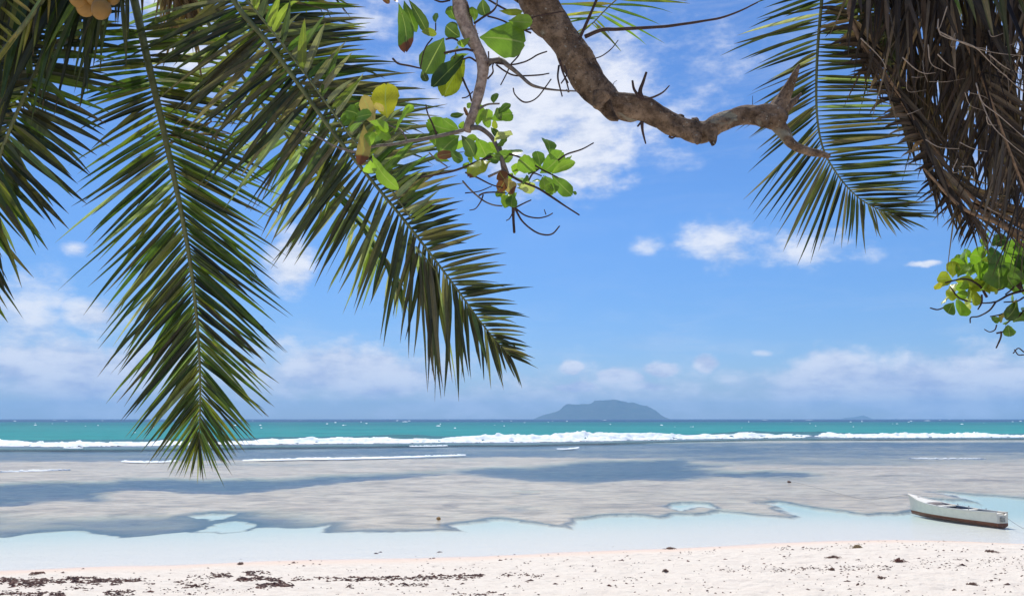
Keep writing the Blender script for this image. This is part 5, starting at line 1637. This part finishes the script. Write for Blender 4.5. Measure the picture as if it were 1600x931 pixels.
for x0, x1, ya, yb, cnt, sp_, sz in RIDGE:
    for _ in range(cnt):
        t_ = wr.random()
        if vnoise(t_ * (x1 - x0) * .06 + x0, ya) < .22:
            continue
        scatter(x0 + (x1 - x0) * t_, ya + (yb - ya) * t_ + wr.gauss(0, sp_ * 1.15) + 2.5 * (vnoise(t_ * (x1 - x0) * .03 + 5, ya) - .5), wr.uniform(.3, 1) * sz * .75)
for _ in range(2000):
    x_ = wr.uniform(-200, 1800)
    y_ = 850 + (wr.random() ** .8) * 95
    if vnoise(x_ * .02, y_ * .15) < .42: continue
    scatter(x_, y_ + max(0, (900 - x_) * .03), wr.uniform(1.2, 3.6) if wr.random() < .9 else wr.uniform(3, 7))
bx = np.array([b[0] for b in bits]); by = np.array([b[1] for b in bits])
bz, _, _, _, bd = fields(bx, by)
wlists, rlists = [], []
for (x_, y_, wpx, hpx), z_, d_ in zip(bits, bz, bd):
    if d_ < .12 and wr.random() < .85:
        continue
    m_per = y_ / FPX
    w = wpx * m_per * wr.uniform(.6, 1.3)
    dpt = wpx * m_per * wr.uniform(.2, .7)
    w *= 1.1
    hgt = min(w * wr.uniform(.15, .4), .03) + .005
    a = wr.gauss(0, .35)
    ca, sa = math.cos(a), math.sin(a)
    n = 7
    v = []
    for k in range(n):
        ph = 2 * math.pi * k / n + wr.uniform(-.3, .3)
        r_ = wr.uniform(.3, 1.3)
        lx, ly = math.cos(ph) * w * r_, math.sin(ph) * dpt * r_
        v.append((x_ + lx * ca - ly * sa, y_ + lx * sa + ly * ca, z_ - .006 + wr.uniform(0, .25) * hgt))
    v.append((x_ + wr.uniform(-.3, .3) * w, y_ + wr.uniform(-.3, .3) * dpt, z_ + hgt))
    f = [(k, (k + 1) % n, n) for k in range(n)]
    (rlists if wr.random() < .22 else wlists).append((np.array(v), f, np.zeros((n + 1, 2)), (1, 1, 1, 1)))
for nm, ls, mt, lb in (('seaweed_wrack', wlists, M['weed'], 'dark brown dead seagrass strewn in lines along the white beach'), ('red_seaweed_scraps', rlists, M['redweed'], 'reddish brown seaweed scraps mixed into the lines on the beach')):
    v, f, u, t = tri_geo(ls)
    tag(mesh_obj(nm, v, f, mt, smooth=False), lb, None, None, 'stuff')


def clump(px, py, wpx, hpx, mat, label, n=60, group=None):
    """a heap of short curved strands"""
    p = beach_pt(px, py)
    if p is None:
        return
    x0_, y0_ = p
    mp = y0_ / FPX
    g = []
    for _ in range(n):
        sx = wr.gauss(0, .2) * wpx * mp
        sy = wr.gauss(0, .3) * wpx * mp
        hh = max(0, 1 - (sx / (wpx * mp * .6)) ** 2) * hpx * mp
        z_ = height(x0_ + sx, y0_ + sy)
        a = wr.uniform(0, 6.28)
        l = wr.uniform(.15, .4) * wpx * mp
        pts_ = [(x0_ + sx, y0_ + sy, z_ + hh * wr.uniform(0, .6)), (x0_ + sx + math.cos(a) * l * .5, y0_ + sy + math.sin(a) * l * .5, z_ + hh * wr.uniform(.5, 1.2) + .004), (x0_ + sx + math.cos(a) * l, y0_ + sy + math.sin(a) * l, z_ + .002)]
        C_, _ = spline(pts_, 5)
        v, f, u = tube_geo(C_, np.array([.6, 1, .9, .7, .3]) * .45 * mp, 4)
        g.append((v, f, u, (1, 1, 1, 1)))
    v, f, u, t = tri_geo(g)
    v_ = v
    return tag(mesh_obj('seaweed_clump', v_, f, mat, origin=(x0_, y0_, height(x0_, y0_))), label, 'seaweed', group)


clump(1403, 878, 19, 4, M['redweed'], 'reddish brown seaweed clump, the largest on the right half of the beach')
clump(1340, 855, 14, 6, M['tanweed'], 'tan dry weed tuft just above the waterline left of the boat')
clump(1301, 871.5, 17, 3, M['weed'], 'flat dark seaweed clump left of the reddish one')
clump(1519, 914, 13, 4, M['weed'], 'small dark seaweed clump on bare white sand at the lower right')
clump(376, 881, 9, 3, M['weed'], 'lone black seaweed knot at the waterline on the left')
clump(58, 897.5, 20, 2.5, M['redweed'], 'reddish flat seaweed piece above the thick wrack line at the left')
clump(1048, 857.5, 14, 2.5, M['weed'], 'dark seaweed clump at the waterline below the island')
clump(1040, 893, 8, 3.5, M['weed'], 'little dark seaweed clump on open sand left of centre right')
clump(1300, 891, 6, 4, M['weed'], 'upright dark seaweed tuft in the right wrack line')
clump(1377, 902, 10, 2, M['weed'], 'thin dark seaweed strip on open sand below the reddish clump')
clump(1548, 863, 16, 3, M['weed'], 'dark seaweed clump at the upper edge of the beach below the boat')
for nm_, o_ in ((o_.name, o_) for o_ in ()):
    pass
